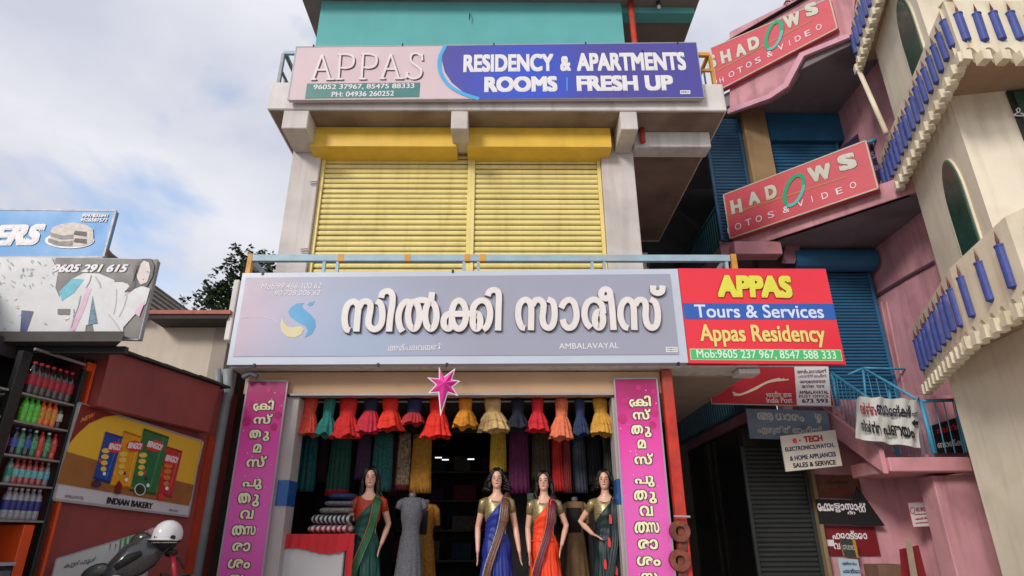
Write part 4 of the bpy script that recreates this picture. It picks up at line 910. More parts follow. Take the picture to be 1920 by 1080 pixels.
part('fascia', G().plate([pU(1365, 214, .02), pU(1445, 185, .02), pU(1478, 163, .02), pU(1508, 106, .02), pU(1594, 71, .02), pU(1590, 64, .02), pU(1500, 100, .02), pU(1470, 157, .02), pU(1440, 178, .02), pU(1365, 205, .02)], .0, .059).xf(plP.M()), mat('pale pink edge', '#dca4b4', .8, .1, 3, .03), pb)
pbeam(-.12, 1.2, .11, .2, zs2-.0+.0, zs2+.3, pinkw)
bb_ = W(1375, 462, 9.0)
part('beam', G().box(WX(1377, 462, 8.9), 8.9, WZ(1420, 476, 8.9), WX(1466, 462, 8.9), 9.15, WZ(1420, 452, 8.9)), pinkl, pb, bevel=.012)
part('brace_beam', G().hexa([W(1465, 494, 9.1), W(1490, 494, 9.1), W(1490, 494, 9.3), W(1465, 494, 9.3)], [W(1478, 440, 9.1), W(1508, 440, 9.1), W(1508, 440, 9.3), W(1478, 440, 9.3)]), mat('dull pink beam', '#9c6878', .8, .15, 3, .04), pb)
# walls
xb0 = WX(1400, 300, YB)
part('rear_wall', G().box(xb0-.1, YB, .42, wxr, YB+.2, zs3+.1), mat('dull wall', '#6c5a60', .85, .15, 2, .03), pb)
part('upper_wall', G().box(WX(1545, 20, YB), YB-.3, zs3+.3, wxr, YB+.2, 12.6), pinkw, pb)
part('side_wall', G().box(wxr, 7.9, .42, wxr+.2, YB+2, zs3+.1), pinkw, pb)
part('side_wall', G().box(wxr+.0, 7.6, zs3+.1, wxr+.2, YB+2, 12.5), pinkw, pb)
part('parapet', G().plate([pU(1536, -150, .3), pU(1536, 78, .3), pU(1640, 40, .3), pU(1640, -150, .3)], .3, .45).xf(plP.M()), pinkw, pb)
part('column', G().box(WX(1397, 300, YB-.1), YB-.3, zs2+.2, WX(1441, 300, YB-.1), YB-.001, zs3), mat('tan column paint', '#a48660', .7, .12, 3, .03, 50, streak=.3), pb, bevel=.01)
lp = shutter(pb, WX(1350, 330, YB)-.2, WX(1392, 330, YB), YB-.15, zs2+.2, zs3-.1, 40, mat('deep blue shutter', '#1c4a6c', .5, .1, 3, .01), .015)
s2 = shutter(pb, WX(1434, 320, YB), WX(1572, 320, YB), YB-.1, zs2+.2, zs3-.55, 30, blues, .02)
part('shutter_housing', G().box(WX(1430, 250, YB), YB-.22, WZ(1500, 262, YB-.22), WX(1575, 250, YB), YB-.05, zs3-.005), blues, pb, bevel=.02)
s1 = shutter(pb, WX(1520, 600, YB), WX(1640, 600, YB), YB-.1, 3.45, zs2-.35, 42, blues, .02)
part('shutter_housing', G().tube([(WX(1488, 505, YB-.25), YB-.25, zs2-.2), (WX(1640, 505, YB-.25), YB-.25, zs2-.2)], .19, 14), blues, pb, smooth=False)
part('wall_conduit', G().tube([W(1642, 556, X=wxr-.01), W(1700, 520, X=wxr-.01), W(1752, 492, X=wxr-.01)], .03, 6), mat('dark conduit', '#6a4c58', .7, .1, 3, 0), pb)
for px in (1652, 1662): 
    part('wall_conduit', G().tube([W(px, 566, X=wxr-.01), W(px+34, 735, X=wxr-.01)], .012, 6), pinkw, pb)
# passage floors at the first storey with balustrade
xp = WX(1400, 790, 8.7); zp = WZ(1400, 790, 8.7)
part('passage_slab', G().box(xp, 8.7, zp, xp+3.2, 12.4, zp+.14), mat('dark pink slab', '#8c5c6c', .8, .15, 2, .03), pb, bevel=.008)
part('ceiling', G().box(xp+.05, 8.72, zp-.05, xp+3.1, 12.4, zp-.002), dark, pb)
tb = mat('dark teal rail', '#1c5460', .5, .1, 5, 0)
for (yy, zz, nm, lbl, xq) in ((8.72, zp+.14, 'balcony_railing', 'dark teal balcony railing over the dark passage, lower one', xp+.03), (9.5, zs2+.2, 'balcony_railing', 'dark teal railing beside the lower photo sign, in shade', WX(1355, 430, 9.5))):
    rr_ = thing(nm, lbl, 'railing', (xq, yy, zz))
    part('top_rail', G().box(xq-.02, yy, zz+.8, xq+.02, 12.3, zz+.84), tb, rr_); part('bottom_rail', G().box(xq-.015, yy, zz+.05, xq+.015, 12.3, zz+.08), tb, rr_)
    n = int((12.3-yy)/.11)
    me = tomesh('baluster', G().box(-.008, -.008, 0, .008, .008, .74)); me.materials.append(tb)
    for k in range(n):
        o = bpy.data.objects.new('baluster', me); link(o, rr_); o.location = (0, .04+k*.11, .08)
# ground floor
yG = 9.0
sx0 = WX(1412, 1000, yG); sx1 = WX(1528, 1000, yG)
dks = mat('dark green grey shutter', '#2a3030', .5, .12, 3, .01)
shutter(pb, sx0, sx1, yG, .42, zp-.3, 40, dks, .02)
part('lintel', G().box(xp, yG-.05, zp-.3, sx1+.1, yG+.1, zp-.052), dark, pb)
part('pillar', G().box(sx1+.02, yG-.15, .42, WX(1548, 1000, yG-.15), yG+.2, zp-.052), mat('tan pillar', '#8c7858', .75, .15, 3, .04, 50, streak=.4), pb, bevel=.01)
part('wall', G().box(WX(1548, 1000, yG-.15)+.01, yG-.02, .42, WX(1700, 1000, yG), yG+.2, zp+.3), pinkw, pb)
# projecting wall bay with diagonal shadow edge
xw1 = WX(1690, 1000, yG); xw2 = WX(1770, 1000, 8.4)
part('wall', G().hexa([(xw1, yG-.02, .42), (xw2, 8.4, .42), (xw2, 8.6, .42), (xw1, yG+.15, .42)], [(xw1, yG-.02, zp+.3), (xw2, 8.4, zp+.3), (xw2, 8.6, zp+.3), (xw1, yG+.15, zp+.3)]), pinkw, pb)
part('wall', G().box(xw2, 8.4, .42, xw2+1.6, 8.6, zp+.3), pinkw, pb)
xq0 = WX(1765, 960, 7.9)
part('pillar', G().box(xq0, 7.9, .42, xq0+.9, 8.2, WZ(1740, 890, 7.8)), pinkw, pb, bevel=.01)
# left part of the passage: pillars in the dark
for px, w in ((1290, .14), (1345, .1)):
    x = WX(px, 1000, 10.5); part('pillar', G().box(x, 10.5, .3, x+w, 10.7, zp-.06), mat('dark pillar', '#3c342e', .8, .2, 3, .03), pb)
part('rear_wall', G().box(1.7, 12.2, .3, xp+2, 12.4, 9), dark, pb)  # end wall added to close the passage, shade put into its dark colour
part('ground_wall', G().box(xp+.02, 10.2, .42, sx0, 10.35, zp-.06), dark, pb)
# stairs
st = thing('staircase', 'pink concrete staircase with sky blue railing and a landing at the right', 'staircase', (4.5, 7.8, 2.4))
lz0 = WZ(1740, 884, 7.7); lz1 = WZ(1740, 857, 7.7); lx0 = WX(1668, 870, 7.7); lx1 = WX(1822, 870, 7.7)
part('landing', G().box(lx0, 7.7, lz0, lx1, 8.6, lz1), pinkl, st, bevel=.012)
tX0 = WX(1558, 775, 8.7); tz = WZ(1558, 760, 8.7)
def flight(x0b, x1b, x0t, x1t, yb, yt, zb_, zt_, n=8):
    for k in range(n):
        a = k/n; c_ = (k+1)/n
        xa = x0b+(x0t-x0b)*a; xb = x1b+(x1t-x1b)*a; xc = x0b+(x0t-x0b)*c_; xd = x1b+(x1t-x1b)*c_
        ya = yb+(yt-yb)*a; yc = yb+(yt-yb)*c_; za = zb_+(zt_-zb_)*a; zc_ = zb_+(zt_-zb_)*c_
        part('step', G().hexa([(xa, ya, za-.12), (xb, ya, za-.12), (xd, yc, zc_-.12), (xc, yc, zc_-.12)], [(xa, ya, zc_), (xb, ya, zc_), (xd, yc, zc_), (xc, yc, zc_)]), pinkw, st)
flight(lx0+.0, lx0+.7, tX0, tX0+.75, 8.0, 8.9, lz1-.05, tz+.1)
sg_ = G().hexa([(lx0-.06, 7.75, lz0-.02), (lx0+.0, 7.75, lz0-.02), (tX0+.0, 8.9, tz-.28), (tX0-.06, 8.9, tz-.28)], [(lx0-.06, 7.75, lz1+.1), (lx0, 7.75, lz1+.1), (tX0, 8.9, tz+.05), (tX0-.06, 8.9, tz+.05)])
part('stringer', sg_, pinkl, st, bevel=.006)
def bar(a, c_, r=.018, m=bluer, nm='rail', n=8): return part(nm, G().tube([a, c_], r, n), m, st, smooth=True)
A0 = W(1560, 700, 8.7); A1 = W(1726, 752, 7.72); A2 = W(1790, 750, 7.72)
bar(A0, W(1636, 752, 8.0), .022); bar(W(1636, 752, 8.0), A1, .02); bar(A1, A2, .022)
bar(A0, W(1575, 790, 8.7), .024, nm='post'); bar(A1, W(1752, 850, 7.72), .028, nm='post'); bar(A2, W(1812, 848, 7.72), .014, nm='post')
bar(W(1660, 752, 7.9), W(1684, 858, 7.9), .02, nm='post')
B0 = W(1618, 690, 8.9); B1 = W(1722, 750, 8.0)
bar(B0, B1, .02); bar(W(1590, 703, 9.0), B0, .016); bar(B0, W(1625, 760, 8.9), .018, nm='post'); bar(W(1618, 690, 9.2), W(1700, 692, 9.2), .018)
bar(W(1667, 725, 8.6), W(1672, 790, 8.6), .02, nm='post')
for k in range(9):
    f_ = k/9; a = A0.lerp(W(1636, 752, 8.0), f_) if k < 5 else None
    px = 1568+k*8; bar(W(px, 706+k*6, 8.6-k*.08), W(px+12, 785+k*8, 8.6-k*.08), .006, nm='baluster', n=5)
for k in range(4): px = 1735+k*17; bar(W(px, 752, 7.72), W(px+22, 850, 7.72), .007, nm='baluster', n=5)
for k in range(9): 
    px = 1612+k*15; bar(W(px, 785, 7.74), W(px+18, 835+k*4, 7.74), .006, nm='baluster', n=5)
for k in range(6): 
    a = B0.lerp(B1, (k+.5)/6); bar(a, a-V((0, 0, .75)), .006, nm='baluster', n=5)

# ------------------------------------------------------------------ sloping photo signs
salm = mat('salmon red flex print', '#d0505c', .45, .08, 2, 0); shl = mat('pale grey letter print', '#ccc8b8', .45, .04, 3, 0)
grn_ = mat('green ring print', '#2c9c70', .4, .05, 3, 0); aqn = mat('aqua ring print', '#58b8b0', .4, .05, 3, 0); gold = mat('dull gold line print', '#b88448', .4, .05, 3, 0)
def photo_sign(cor, label, ltrs, small, ring, line):
    t, q, P4 = sign(plP, 'shop_sign', label, 'signboard', cor, salm, .12, off=-.05, frame=.014, fm=mat('cream sign frame', '#c8bca4', .5, .1, 3, 0))
    part('underside', G().box(P4[0][0], .02, P4[3][1]-.03, P4[1][0], .12, P4[3][1]-.016), dark, t, False)
    flat(t, q, line, gold, -.005)
    for (ch, xl, yl, xr, yr, h) in ltrs: text(t, q, ch, (xl, yl), (xr, yr), h, shl, -.009, .07, back=dkr, bb=.015)
    (cx, cy, rx, ry, sl) = ring
    for j, (a0, a1, m_) in enumerate(((-20, 130, aqn), (120, 350, grn_))):
        ps = []
        for k in range(9):
            a = math.radians(a0+(a1-a0)*k/8); x = cx+rx*math.cos(a)+sl*ry*math.sin(a); y = cy+ry*math.sin(a)-.35*(rx*math.cos(a)); ps.append(q(x, y))
        w = abs(q(cx, cy)[0]-q(cx+8, cy)[0]); part('print', ribbon(ps, w*(.85+.2*j), -.0125-.001*j, -.011-.001*j), m_, t, False)
    for (ch, xl, yl, xr, yr, h) in small: text(t, q, ch, (xl, yl), (xr, yr), h, white, -.009, .0)
    return t
c5 = C((1300, 0), 3.0855)
def c5b(*l): return [c5(*p) for p in l]
L1 = []
for ch, x0, y0, x1, y1, h in (('S', 80, 365, 132, 350, 80), ('H', 160, 335, 218, 318, 78), ('A', 245, 300, 303, 280, 76), ('D', 318, 262, 382, 238, 78), ('W', 525, 135, 620, 100, 84), ('S', 648, 66, 720, 42, 80)):
    a = c5(x0, y0); b_ = c5(x1, y1); L1.append((ch, *a, *b_, h/3.0855))
S1 = [('P', *c5(118, 486), *c5(140, 478), 11), ('H', *c5(154, 468), *c5(176, 460), 10)]
for ch, x, y in (('O', 222, 430), ('T', 272, 405), ('O', 322, 375), ('S', 375, 349), ('&', 443, 313), ('V', 508, 275), ('I', 558, 250), ('D', 606, 223), ('E', 663, 193), ('O', 727, 158)):
    w = 4 if ch == 'I' else 32; a = c5(x-w/2, y+w*.22); b_ = c5(x+w/2, y-w*.22); S1.append((ch, *a, *b_, 34/3.0855 if ch != 'I' else 10.5))
photo_sign([c5(90, 285), c5(782, -8), c5(838, 160), c5(150, 520)], 'upper salmon red photo and video sign on the pink building, partly behind the orange railing', L1, S1, (*c5(468, 205), 44/3.0855, 78/3.0855, -.18), c5b((130, 412), (140, 404), (690, 112), (690, 118), (140, 412)))
c6 = C((1300, 350), 3.0855)
L2_ = []
for ch, cf, x0, y0, x1, y1, h in (('H', c6, 218, 122, 282, 108, 84), ('A', c6, 318, 76, 384, 58, 78), ('D', c6, 418, 42, 482, 20, 84), ('W', c5, 665, 1018, 800, 985, 95), ('S', c5, 838, 950, 942, 922, 98)):
    a = cf(x0, y0); b_ = cf(x1, y1); L2_.append((ch, *a, *b_, h/3.0855))
S2 = [('I', *c6(200, 258), *c6(205, 256), 12)]
for ch, x, y in (('O', 260, 230), ('T', 320, 207), ('O', 380, 186), ('S', 450, 163), ('&', 537, 133), ('V', 622, 98), ('I', 688, 72), ('D', 762, 52), ('E', 845, 25), ('O', 925, -8)):
    w = 4 if ch == 'I' else 36; a = c6(x-w/2, y+w*.17); b_ = c6(x+w/2, y-w*.17); S2.append((ch, *a, *b_, 38/3.0855))
photo_sign([c6(182, 45), c5(1000, 812), c5(1065, 1090), c6(205, 302)], 'lower salmon red photo and video sign above the red tours board', L2_, S2, (*c6(585, 22), 54/3.0855, 86/3.0855, -.18), c6b if False else [c6(*p) for p in ((190, 172), (190, 164), (880, -60), (880, -52))])

# navy banner on the upper pink wall
nb = mat('navy flex', '#1c1840', .6, .1, 3, 0)
t = thing('banner', 'dark navy banner with a small red emblem high beside the leaning pipe', 'banner', tuple(W(1640, 285, 8.9)))
nq = [W(*p, 8.9) for p in ((1572, 282), (1660, 205), (1680, 190), (1672, 262), (1620, 292))]
part('cloth', G().rings([[tuple(p) for p in nq], [tuple(p+V((0, .02, 0))) for p in nq]]), nb, t)
e_ = W(1634, 244, 8.88); g = G(); n = 16
g.rings([[e_+V((r*math.cos(2*math.pi*j/n), 0, r*math.sin(2*math.pi*j/n))) for j in range(n)] for r in (.07, .1)], True, False, False)
part('emblem', g, reds, t); part('emblem', G().plate([(e_.x-.05, e_.z-.05), (e_.x+.05, e_.z-.05), (e_.x, e_.z+.06)], e_.y-.004, e_.y), mat('lilac print', '#8c7cb0'), t)
t2, q2, _ = sign(Pl((0, 8.6)), 'shop_sign', 'small navy sign with white lettering below the blue rail beside the candle balcony', 'signboard', [(1630, 272), (1664, 262), (1668, 330), (1634, 335)], nb, .02)
text(t2, q2, 'SAKA', (1634, 292), (1662, 282), 13, mat('lilac print', '#8c7cb0'), -.006, .03); text(t2, q2, 'CENTRE', (1634, 317), (1664, 310), 9, MATS['lilac print'], -.006, .02)
single('wall_rail', G().tube([W(1626, 268, 8.5), W(1662, 254, 8.5)], .03, 8), bluer, 'short sky blue rail above the small navy sign', 'rail', smooth=True)
single('leaning_pipe', G().tube([W(1606, 122, 7.7), W(1662, 250, 7.2)], .035, 10), creamd, 'thin cream leaning pipe between the two upper candle balconies', 'pipe', smooth=True)
g = G()
for k in range(3): 
    g.tube([W(1478+k*14+7*math.cos(a), 8-k*4-6*abs(math.sin(a)), 8.1) for a in [math.pi*j/8 for j in range(9)]], .012, 5)
o = single('iron_scroll', g, black, 'black iron scrollwork on top of the upper salmon sign', 'ironwork')

# ------------------------------------------------------------------ signs at the post office
rdp = mat('post red print', '#c02030', .4, .05, 1, 0)
t, q, P4 = sign(Pl((0, 8.5)), 'shop_sign', 'red and white postal signboard with three language text under the red tours board', 'signboard', [(1330, 687), (1554, 687), (1559, 762), (1330, 757)], rdp, .05, frame=.01, fm=steelf)
flat(t, q, [(1489, 688), (1553, 687.5), (1558, 761), (1494, 760)], white, -.005)
c7 = C((1240, 680), 2.7)
for k in range(3):
    ps = [q(*c7(360+k*2, 150+k*8)), q(*c7(400, 160+k*8-6*k)), q(*c7(470, 130+k*4)), q(*c7(540, 95+k*3)), q(*c7(600+22*k, 80+k*3))]
    part('print', ribbon(ps, .018, -.008-.0005*k, -.006), mat('pale cream stripe', '#f0d8b8', .4, 0, 1, 0), t, False)
text(t, q, 'भारतीय डाक', (1436, 740), (1484, 740), 11, white, -.008, .01)
text(t, q, 'India Post', (1437, 750.5), (1485, 750.5), 10, white, -.008, .012)
pk_ = mat('purple ink', '#4c2450', .5, 0, 1, 0)
text(t, q, 'അമ്പലവയൽ', (1494, 697), (1549, 695.5), 7.5, pk_, -.009, .02); text(t, q, 'പോസ്റ്റ് ഓഫീസ്', (1496, 705.5), (1549, 704.5), 6, pk_, -.009, .01)
text(t, q, 'अम्बलवयल', (1499, 718), (1548, 717), 7.5, pk_, -.009, .02); text(t, q, 'डाक घर', (1502, 725.5), (1546, 725), 5, pk_, -.009, .01)
text(t, q, 'AMBALAVAYAL', (1498, 736), (1553, 735.5), 6.5, pk_, -.009, .03); text(t, q, 'POST OFFICE', (1498, 743.5), (1553, 743), 5, pk_, -.009, .01); text(t, q, '673 593', (1503, 751.8), (1552, 751.3), 7.5, pk_, -.009, .03)
t, q, P4 = sign(Pl((0, 8.55)), 'shop_sign', 'faded blue grey signboard with peeling white script above the electronics sign', 'signboard', [(1400, 766), (1555, 770), (1558, 826), (1405, 822)], mat('faded blue sign', '#6c7c8c', .7, .2, 5, .03, 50, stain=.6, sc2='#a8a49c'), .03)
fw = mat('peeling white paint', '#c0bcb4', .7, .2, 30, 0)
text(t, q, 'ആധാരം', (1420, 782), (1508, 786), 18, fw, -.005, .04); text(t, q, 'ഴ', (1528, 784), (1541, 785), 18, fw, -.005, .04)
text(t, q, 'എഴുത്ത് ഓഫീസ്', (1420, 806), (1542, 808), 18, fw, -.005, .035)
t, q, P4 = sign(Pl((0, 8.2)), 'shop_sign', 'tilted white electronics and watch service sign hanging under the faded sign', 'signboard', [(1462, 818), (1561, 806), (1584, 873), (1474, 884)], mat('old white sign', '#cfc6b8', .6, .08, 4, .01, 40, stain=.2), .02, frame=.006, fm=greym)
text(t, q, 'e', (1486, 827), (1494, 826), 9, redb, -.005, .05); text(t, q, '·', (1498, 826), (1501, 825.7), 3, blackp, -.005, .05); text(t, q, 'TECH', (1507, 824), (1542, 821), 12, mat('sign red ink', '#b02028'), -.005, .06)
inkb = mat('navy ink', '#28285c', .5, 0, 1, 0)
text(t, q, 'ELECTRONICS,WATCH,', (1472, 843.5), (1564, 834.5), 9, inkb, -.005, .035); text(t, q, '& HOME APPLIANCES', (1481, 860), (1567, 851), 9, inkb, -.005, .035); text(t, q, 'SALES & SERVICE', (1487, 873), (1567, 866.5), 9, blackp, -.005, .035)
# cloth banner on the stair rail, rippled
bw = thing('banner', 'creased white cloth banner with red and black script tied to the stair railing', 'banner', tuple(W(1666, 835, 7.6)))
tl, tr, br_, bl_ = W(1608, 743, 7.6), W(1721, 750, 7.6), W(1728, 840, 7.6), W(1604, 822, 7.6)
def bpt(u, v): p = tl.lerp(tr, u).lerp(bl_.lerp(br_, u), v); return p+V((0, .02*math.sin(u*14)+.012*math.sin(u*31+v*4) + .01*math.sin(v*9), .006*math.sin(u*20)))
part('cloth', G().grid([[tuple(bpt(i/24, j/10)) for i in range(25)] for j in range(11)]), mat('white banner cloth', '#c8c8c4', .8, .06, 3, .02), bw, smooth=True)
plC = Pl((0, 7.575))
qC = lambda px, py: (plC.uv(px, py)[0]-bw.location.x, plC.uv(px, py)[1]-bw.location.z)
ridx = [mat('banner red ink', '#a02030', .6, .1, 9, 0), mat('banner blue black ink', '#20203c', .6, .1, 9, 0), blackp]
for (s_, a, b_, h_, m_) in (('വർണ്ണം', (1612, 765), (1642, 768), 24, ridx[0]), ('ബാ', (1643, 768), (1664, 770), 19, ridx[1]), ('േങ്കഴ്', (1665, 770), (1708, 771), 22, ridx[1]), ('സ്', (1709, 776), (1720, 777), 9, blackp), ('സ്വർണ്ണ', (1614, 797), (1650, 803), 24, blackp), ('പണയം', (1655, 805), (1713, 812), 20, blackp)):
    text(bw, qC, s_, a, b_, h_, m_, 7.575-7.6-.012, .03)
flat(bw, qC, [(1708, 793), (1715, 786), (1715, 790), (1721, 790), (1721, 797), (1715, 797), (1715, 801)], blackp, -.037)
for (px, py) in ((1609, 744), (1721, 751)): part('tie', G().tube([W(px, py, 7.6), W(px+2, py-6, 7.7)], .006, 5), blackp, bw)
t, q, P4 = sign(Pl((0, 8.3)), 'shop_sign', 'black sign with pale script behind the landing railing', 'signboard', [(1742, 800), (1806, 780), (1815, 848), (1752, 850)], mat('black sign board', '#181418', .6, .1, 3, 0), .02)
text(t, q, 'സ്വർണ്ണ', (1756, 808), (1800, 798), 12, redb, -.005, .02); text(t, q, 'ബാങ്ക', (1757, 834), (1803, 828), 13, white, -.005, .02)
# posters at the ground floor
t, q, P4 = sign(Pl((0, yG-.05)), 'poster', 'faded brown poster with red print, topmost of the three on the pink wall', 'poster', [(1527, 890), (1608, 892), (1620, 936), (1530, 932)], mat('old brown poster', '#6c4434', .8, .2, 9, .02, 50, stain=.4, sc2='#7c2c20'), .012)
text(t, q, 'ഫോട്ടോ', (1546, 903), (1590, 904), 8, mat('faint ink', '#3c2820'), -.005, .02); text(t, q, 'കോപ്പി', (1546, 918), (1596, 920), 12, mat('faint red ink', '#8c3024'), -.005, .03)
t, q, P4 = sign(Pl((0, yG-.16)), 'banner', 'black cloth banner with white script and a pointed right corner on the pink wall', 'banner', [(1530, 936), (1626, 938), (1638, 984), (1536, 982)], mat('black cloth', '#100e12', .8, .1, 3, .02), .01)
flat(t, q, [(1606, 910), (1660, 986), (1600, 984), (1598, 938)], MATS['black cloth'], .004, 'cloth_corner')
for (s_, x0_, x1_, y_, h_) in (('േഫാ', 1533, 1557, 951, 15), ('േ', 1557, 1563, 952, 12), ('ട', 1563, 1575, 948, 9), ('ട', 1566, 1576, 957, 7), ('ാ', 1576, 1583, 951, 12), ('സ', 1584, 1600, 950, 12), ('റ്റ', 1589, 1603, 961, 7), ('ാ', 1601, 1608, 951, 12), ('റ്റ്', 1609, 1623, 952, 18)):
    text(t, q, s_, (x0_, y_), (x1_, y_), h_, white, -.005, .035)
t, q, P4 = sign(Pl((0, yG-.06)), 'poster', 'dark red poster with white script, lowest of the three on the pink wall', 'poster', [(1540, 986), (1641, 988), (1650, 1041), (1546, 1041)], mat('dark red poster', '#7c1820', .5, .1, 4, 0), .012)
text(t, q, 'ഫോട്ടോ', (1560, 1003), (1625, 1003), 16, white, -.005, .03); flat(t, q, [(1545, 1012), (1563, 1012), (1564, 1024), (1547, 1024)], ws, -.005); text(t, q, 'വ', (1563, 1024), (1575, 1024), 12, white, -.006, .03)
t, q, P4 = sign(Pl((0, 8.75)), 'wall_plaque', 'small dark plaque with a gold right edge overlapping the red poster', 'plaque', [(1574, 1009), (1602, 1012), (1612, 1046), (1583, 1042)], mat('gold plaque edge', '#b88c34', .4, .1, 4, 0), .015)
flat(t, q, [(1574, 1009), (1597, 1011), (1606, 1045), (1583, 1042)], mat('slate plaque', '#3c4440', .4, .2, 20, 0), -.004); text(t, q, 'STUDIO', (1580, 1026), (1602, 1027), 9, fw, -.007, .02)
t, q, P4 = sign(Pl((0, 8.72)), 'wall_plaque', 'pale blue rounded notice with navy script below the dark plaque', 'plaque', [(1570, 1046), (1606, 1049), (1620, 1095), (1580, 1095)], mat('pale blue notice', '#a8c0cc', .5, .05, 4, 0), .015)
text(t, q, 'എല്ലാവിധ', (1578, 1056), (1606, 1058), 8, inkb, -.005, .02); text(t, q, 'ഫോട്ടോ', (1580, 1070), (1612, 1071), 9, inkb, -.005, .03)
t, q, P4 = sign(Pl((0, 8.33)), 'notice', 'small white no smoking notice with red print on the pink wall', 'notice', [(1703, 943), (1756, 940), (1768, 985), (1712, 988)], mat('white notice', '#d0c4c4', .5, .05, 4, 0), .008, frame=.004, fm=reds)
rk = mat('notice red ink', '#982838')
text(t, q, 'NO SMOKING AREA', (1717, 956), (1757, 953), 8, rk, -.004, .04)
for k, (h_, s_) in enumerate(((4, 'Smoking here is an offence'), (6, 'പുകവലി നിരോധിത മേഖല'), (4, 'punishable with fine'))): text(t, q, s_, (1714+k*1.5, 965+k*8), (1760+k*1.5, 962+k*8), h_, rk, -.004, .03)
part('print', ribbon([q(*p) for p in ell(1710.5, 957, 4, 6, 8)], .008, -.005, -.004, 3, True), rk, t, False)
# leaning boards at the bottom right
lb = thing('leaning_boards', 'dark red board with pale strip leaning by the pink wall', 'board', tuple(W(1715, 1075, 8.1)))
part('board', G().hexa([W(1692, 1100, 8.1), W(1742, 1100, 8.1), W(1742, 1100, 8.13), W(1692, 1100, 8.13)], [W(1686, 1030, 8.15), W(1722, 1022, 8.15), W(1722, 1022, 8.18), W(1686, 1030, 8.18)]), MATS['dark red poster'], lb)
part('strip', G().hexa([W(1712, 1110, 8.0), W(1726, 1110, 8.0), W(1726, 1110, 8.04), W(1712, 1110, 8.04)], [W(1696, 1007, 8.08), W(1708, 1010, 8.08), W(1708, 1010, 8.12), W(1696, 1007, 8.12)]), mat('dusty wood strip', '#9c8c7c', .7, .1, 9, .02), lb)
single('carton', G().box(WX(1640, 1070, 8.5), 8.4, .42, WX(1690, 1070, 8.5), 8.75, WZ(1660, 1058, 8.5)), mat('brown carton', '#7c5c48', .8, .12, 6, .02), 'stacked brown carton beside the dark red leaning board', 'carton', bevel=.008)

# ------------------------------------------------------------------ candle tower
tw = thing('candle_tower', 'cream tower with scalloped balconies decorated with blue candles', 'building', (6, 6, 0))
def wp(px, py, z): p = W(px, py, Z=z); return (p.x, p.y)
S0 = W(1729, 400, 7.5); S1_ = W(1868, 450, 5.75)
P0_ = (W(1741, 442, 7.4).x, 7.4); P1_ = (W(1868, 447, 5.75).x, 5.75); P2_ = (P1_[0]+1.7, 5.45)
part('tower_shaft', G().prism([P0_, P1_, P2_, (P2_[0]+1.5, 7), (P0_[0]+2.2, 9), (P0_[0]+1.2, 7.9)], .42, 13), cream, tw)
P0g = (W(1843, 945, 7.0).x, 7.0)
part('tower_shaft', G().prism([P0g, (P1_[0]-.12, P1_[1]-.1), (P2_[0], P2_[1]-.12), (P2_[0]+1.4, 7), (P0g[0]+1.2, 7.8)], .42, 3.49), cream, tw)
# balconies: (z bottom, z top, plan points)
zm = 6.2
mid = [wp(1668, 385, zm), wp(1806, 107, zm), (wp(1806, 107, zm)[0]+3, wp(1806, 107, zm)[1]-.02)]
zl = 3.35
lowp = [wp(1738, 728, zl), wp(1821, 641, zl)]; e1 = wp(1925, 566, zl); lowp += [(e1[0]+.06, e1[1]), (e1[0]+.4, e1[1]-1.0)]
zh = 8.45
top = [wp(1610, 128, zh), wp(1652, -10, zh)]; dvx = (top[1][0]-top[0][0], top[1][1]-top[0][1]); top[1] = (top[0][0]+dvx[0]*2.0, top[0][1]+dvx[1]*2.0)
cmesh = None
def candle(M_, zb_, zt_, r=.044):
    global cmesh
    h = zt_-zb_
    key = (round(h, 2))
    if cmesh is None: cmesh = {}
    if key not in cmesh:
        g = G().rings([[(r*math.cos(a), -r*math.sin(a)*1.0, z) for a in [math.pi*j/8 for j in range(9)]] for r, z in ((.012, -.02), (r, .0), (r, h), (r*1.12, h), (r*1.12, h+.015), (.01, h+.015))])
        m1 = tomesh('candle', g); m1.materials.append(candb)
        for p in m1.polygons: p.use_smooth = False
        g = G().lathe((0, -.012, h+.015), [(.006, 0), (.012, .02), (.013, .05), (.006, .1), (.001, .14)], 8)
        m2 = tomesh('flame', g); m2.materials.append(flame)
        cmesh[key] = (m1, m2)
    m1, m2 = cmesh[key]
    o = bpy.data.objects.new('candle', m1); link(o, tw); o.matrix_local = WM[tw.name].inverted() @ M_ @ Matrix.Translation((0, 0, zb_)) @ Matrix.Rotation(R.uniform(-.035, .035), 4, 'Y')
    f = bpy.data.objects.new('flame', m2); link(f, o)
dent = tomesh('dentil', G().box(-.045, -.05, -.075, .045, .06, .045)); dent.materials.append(creamd)
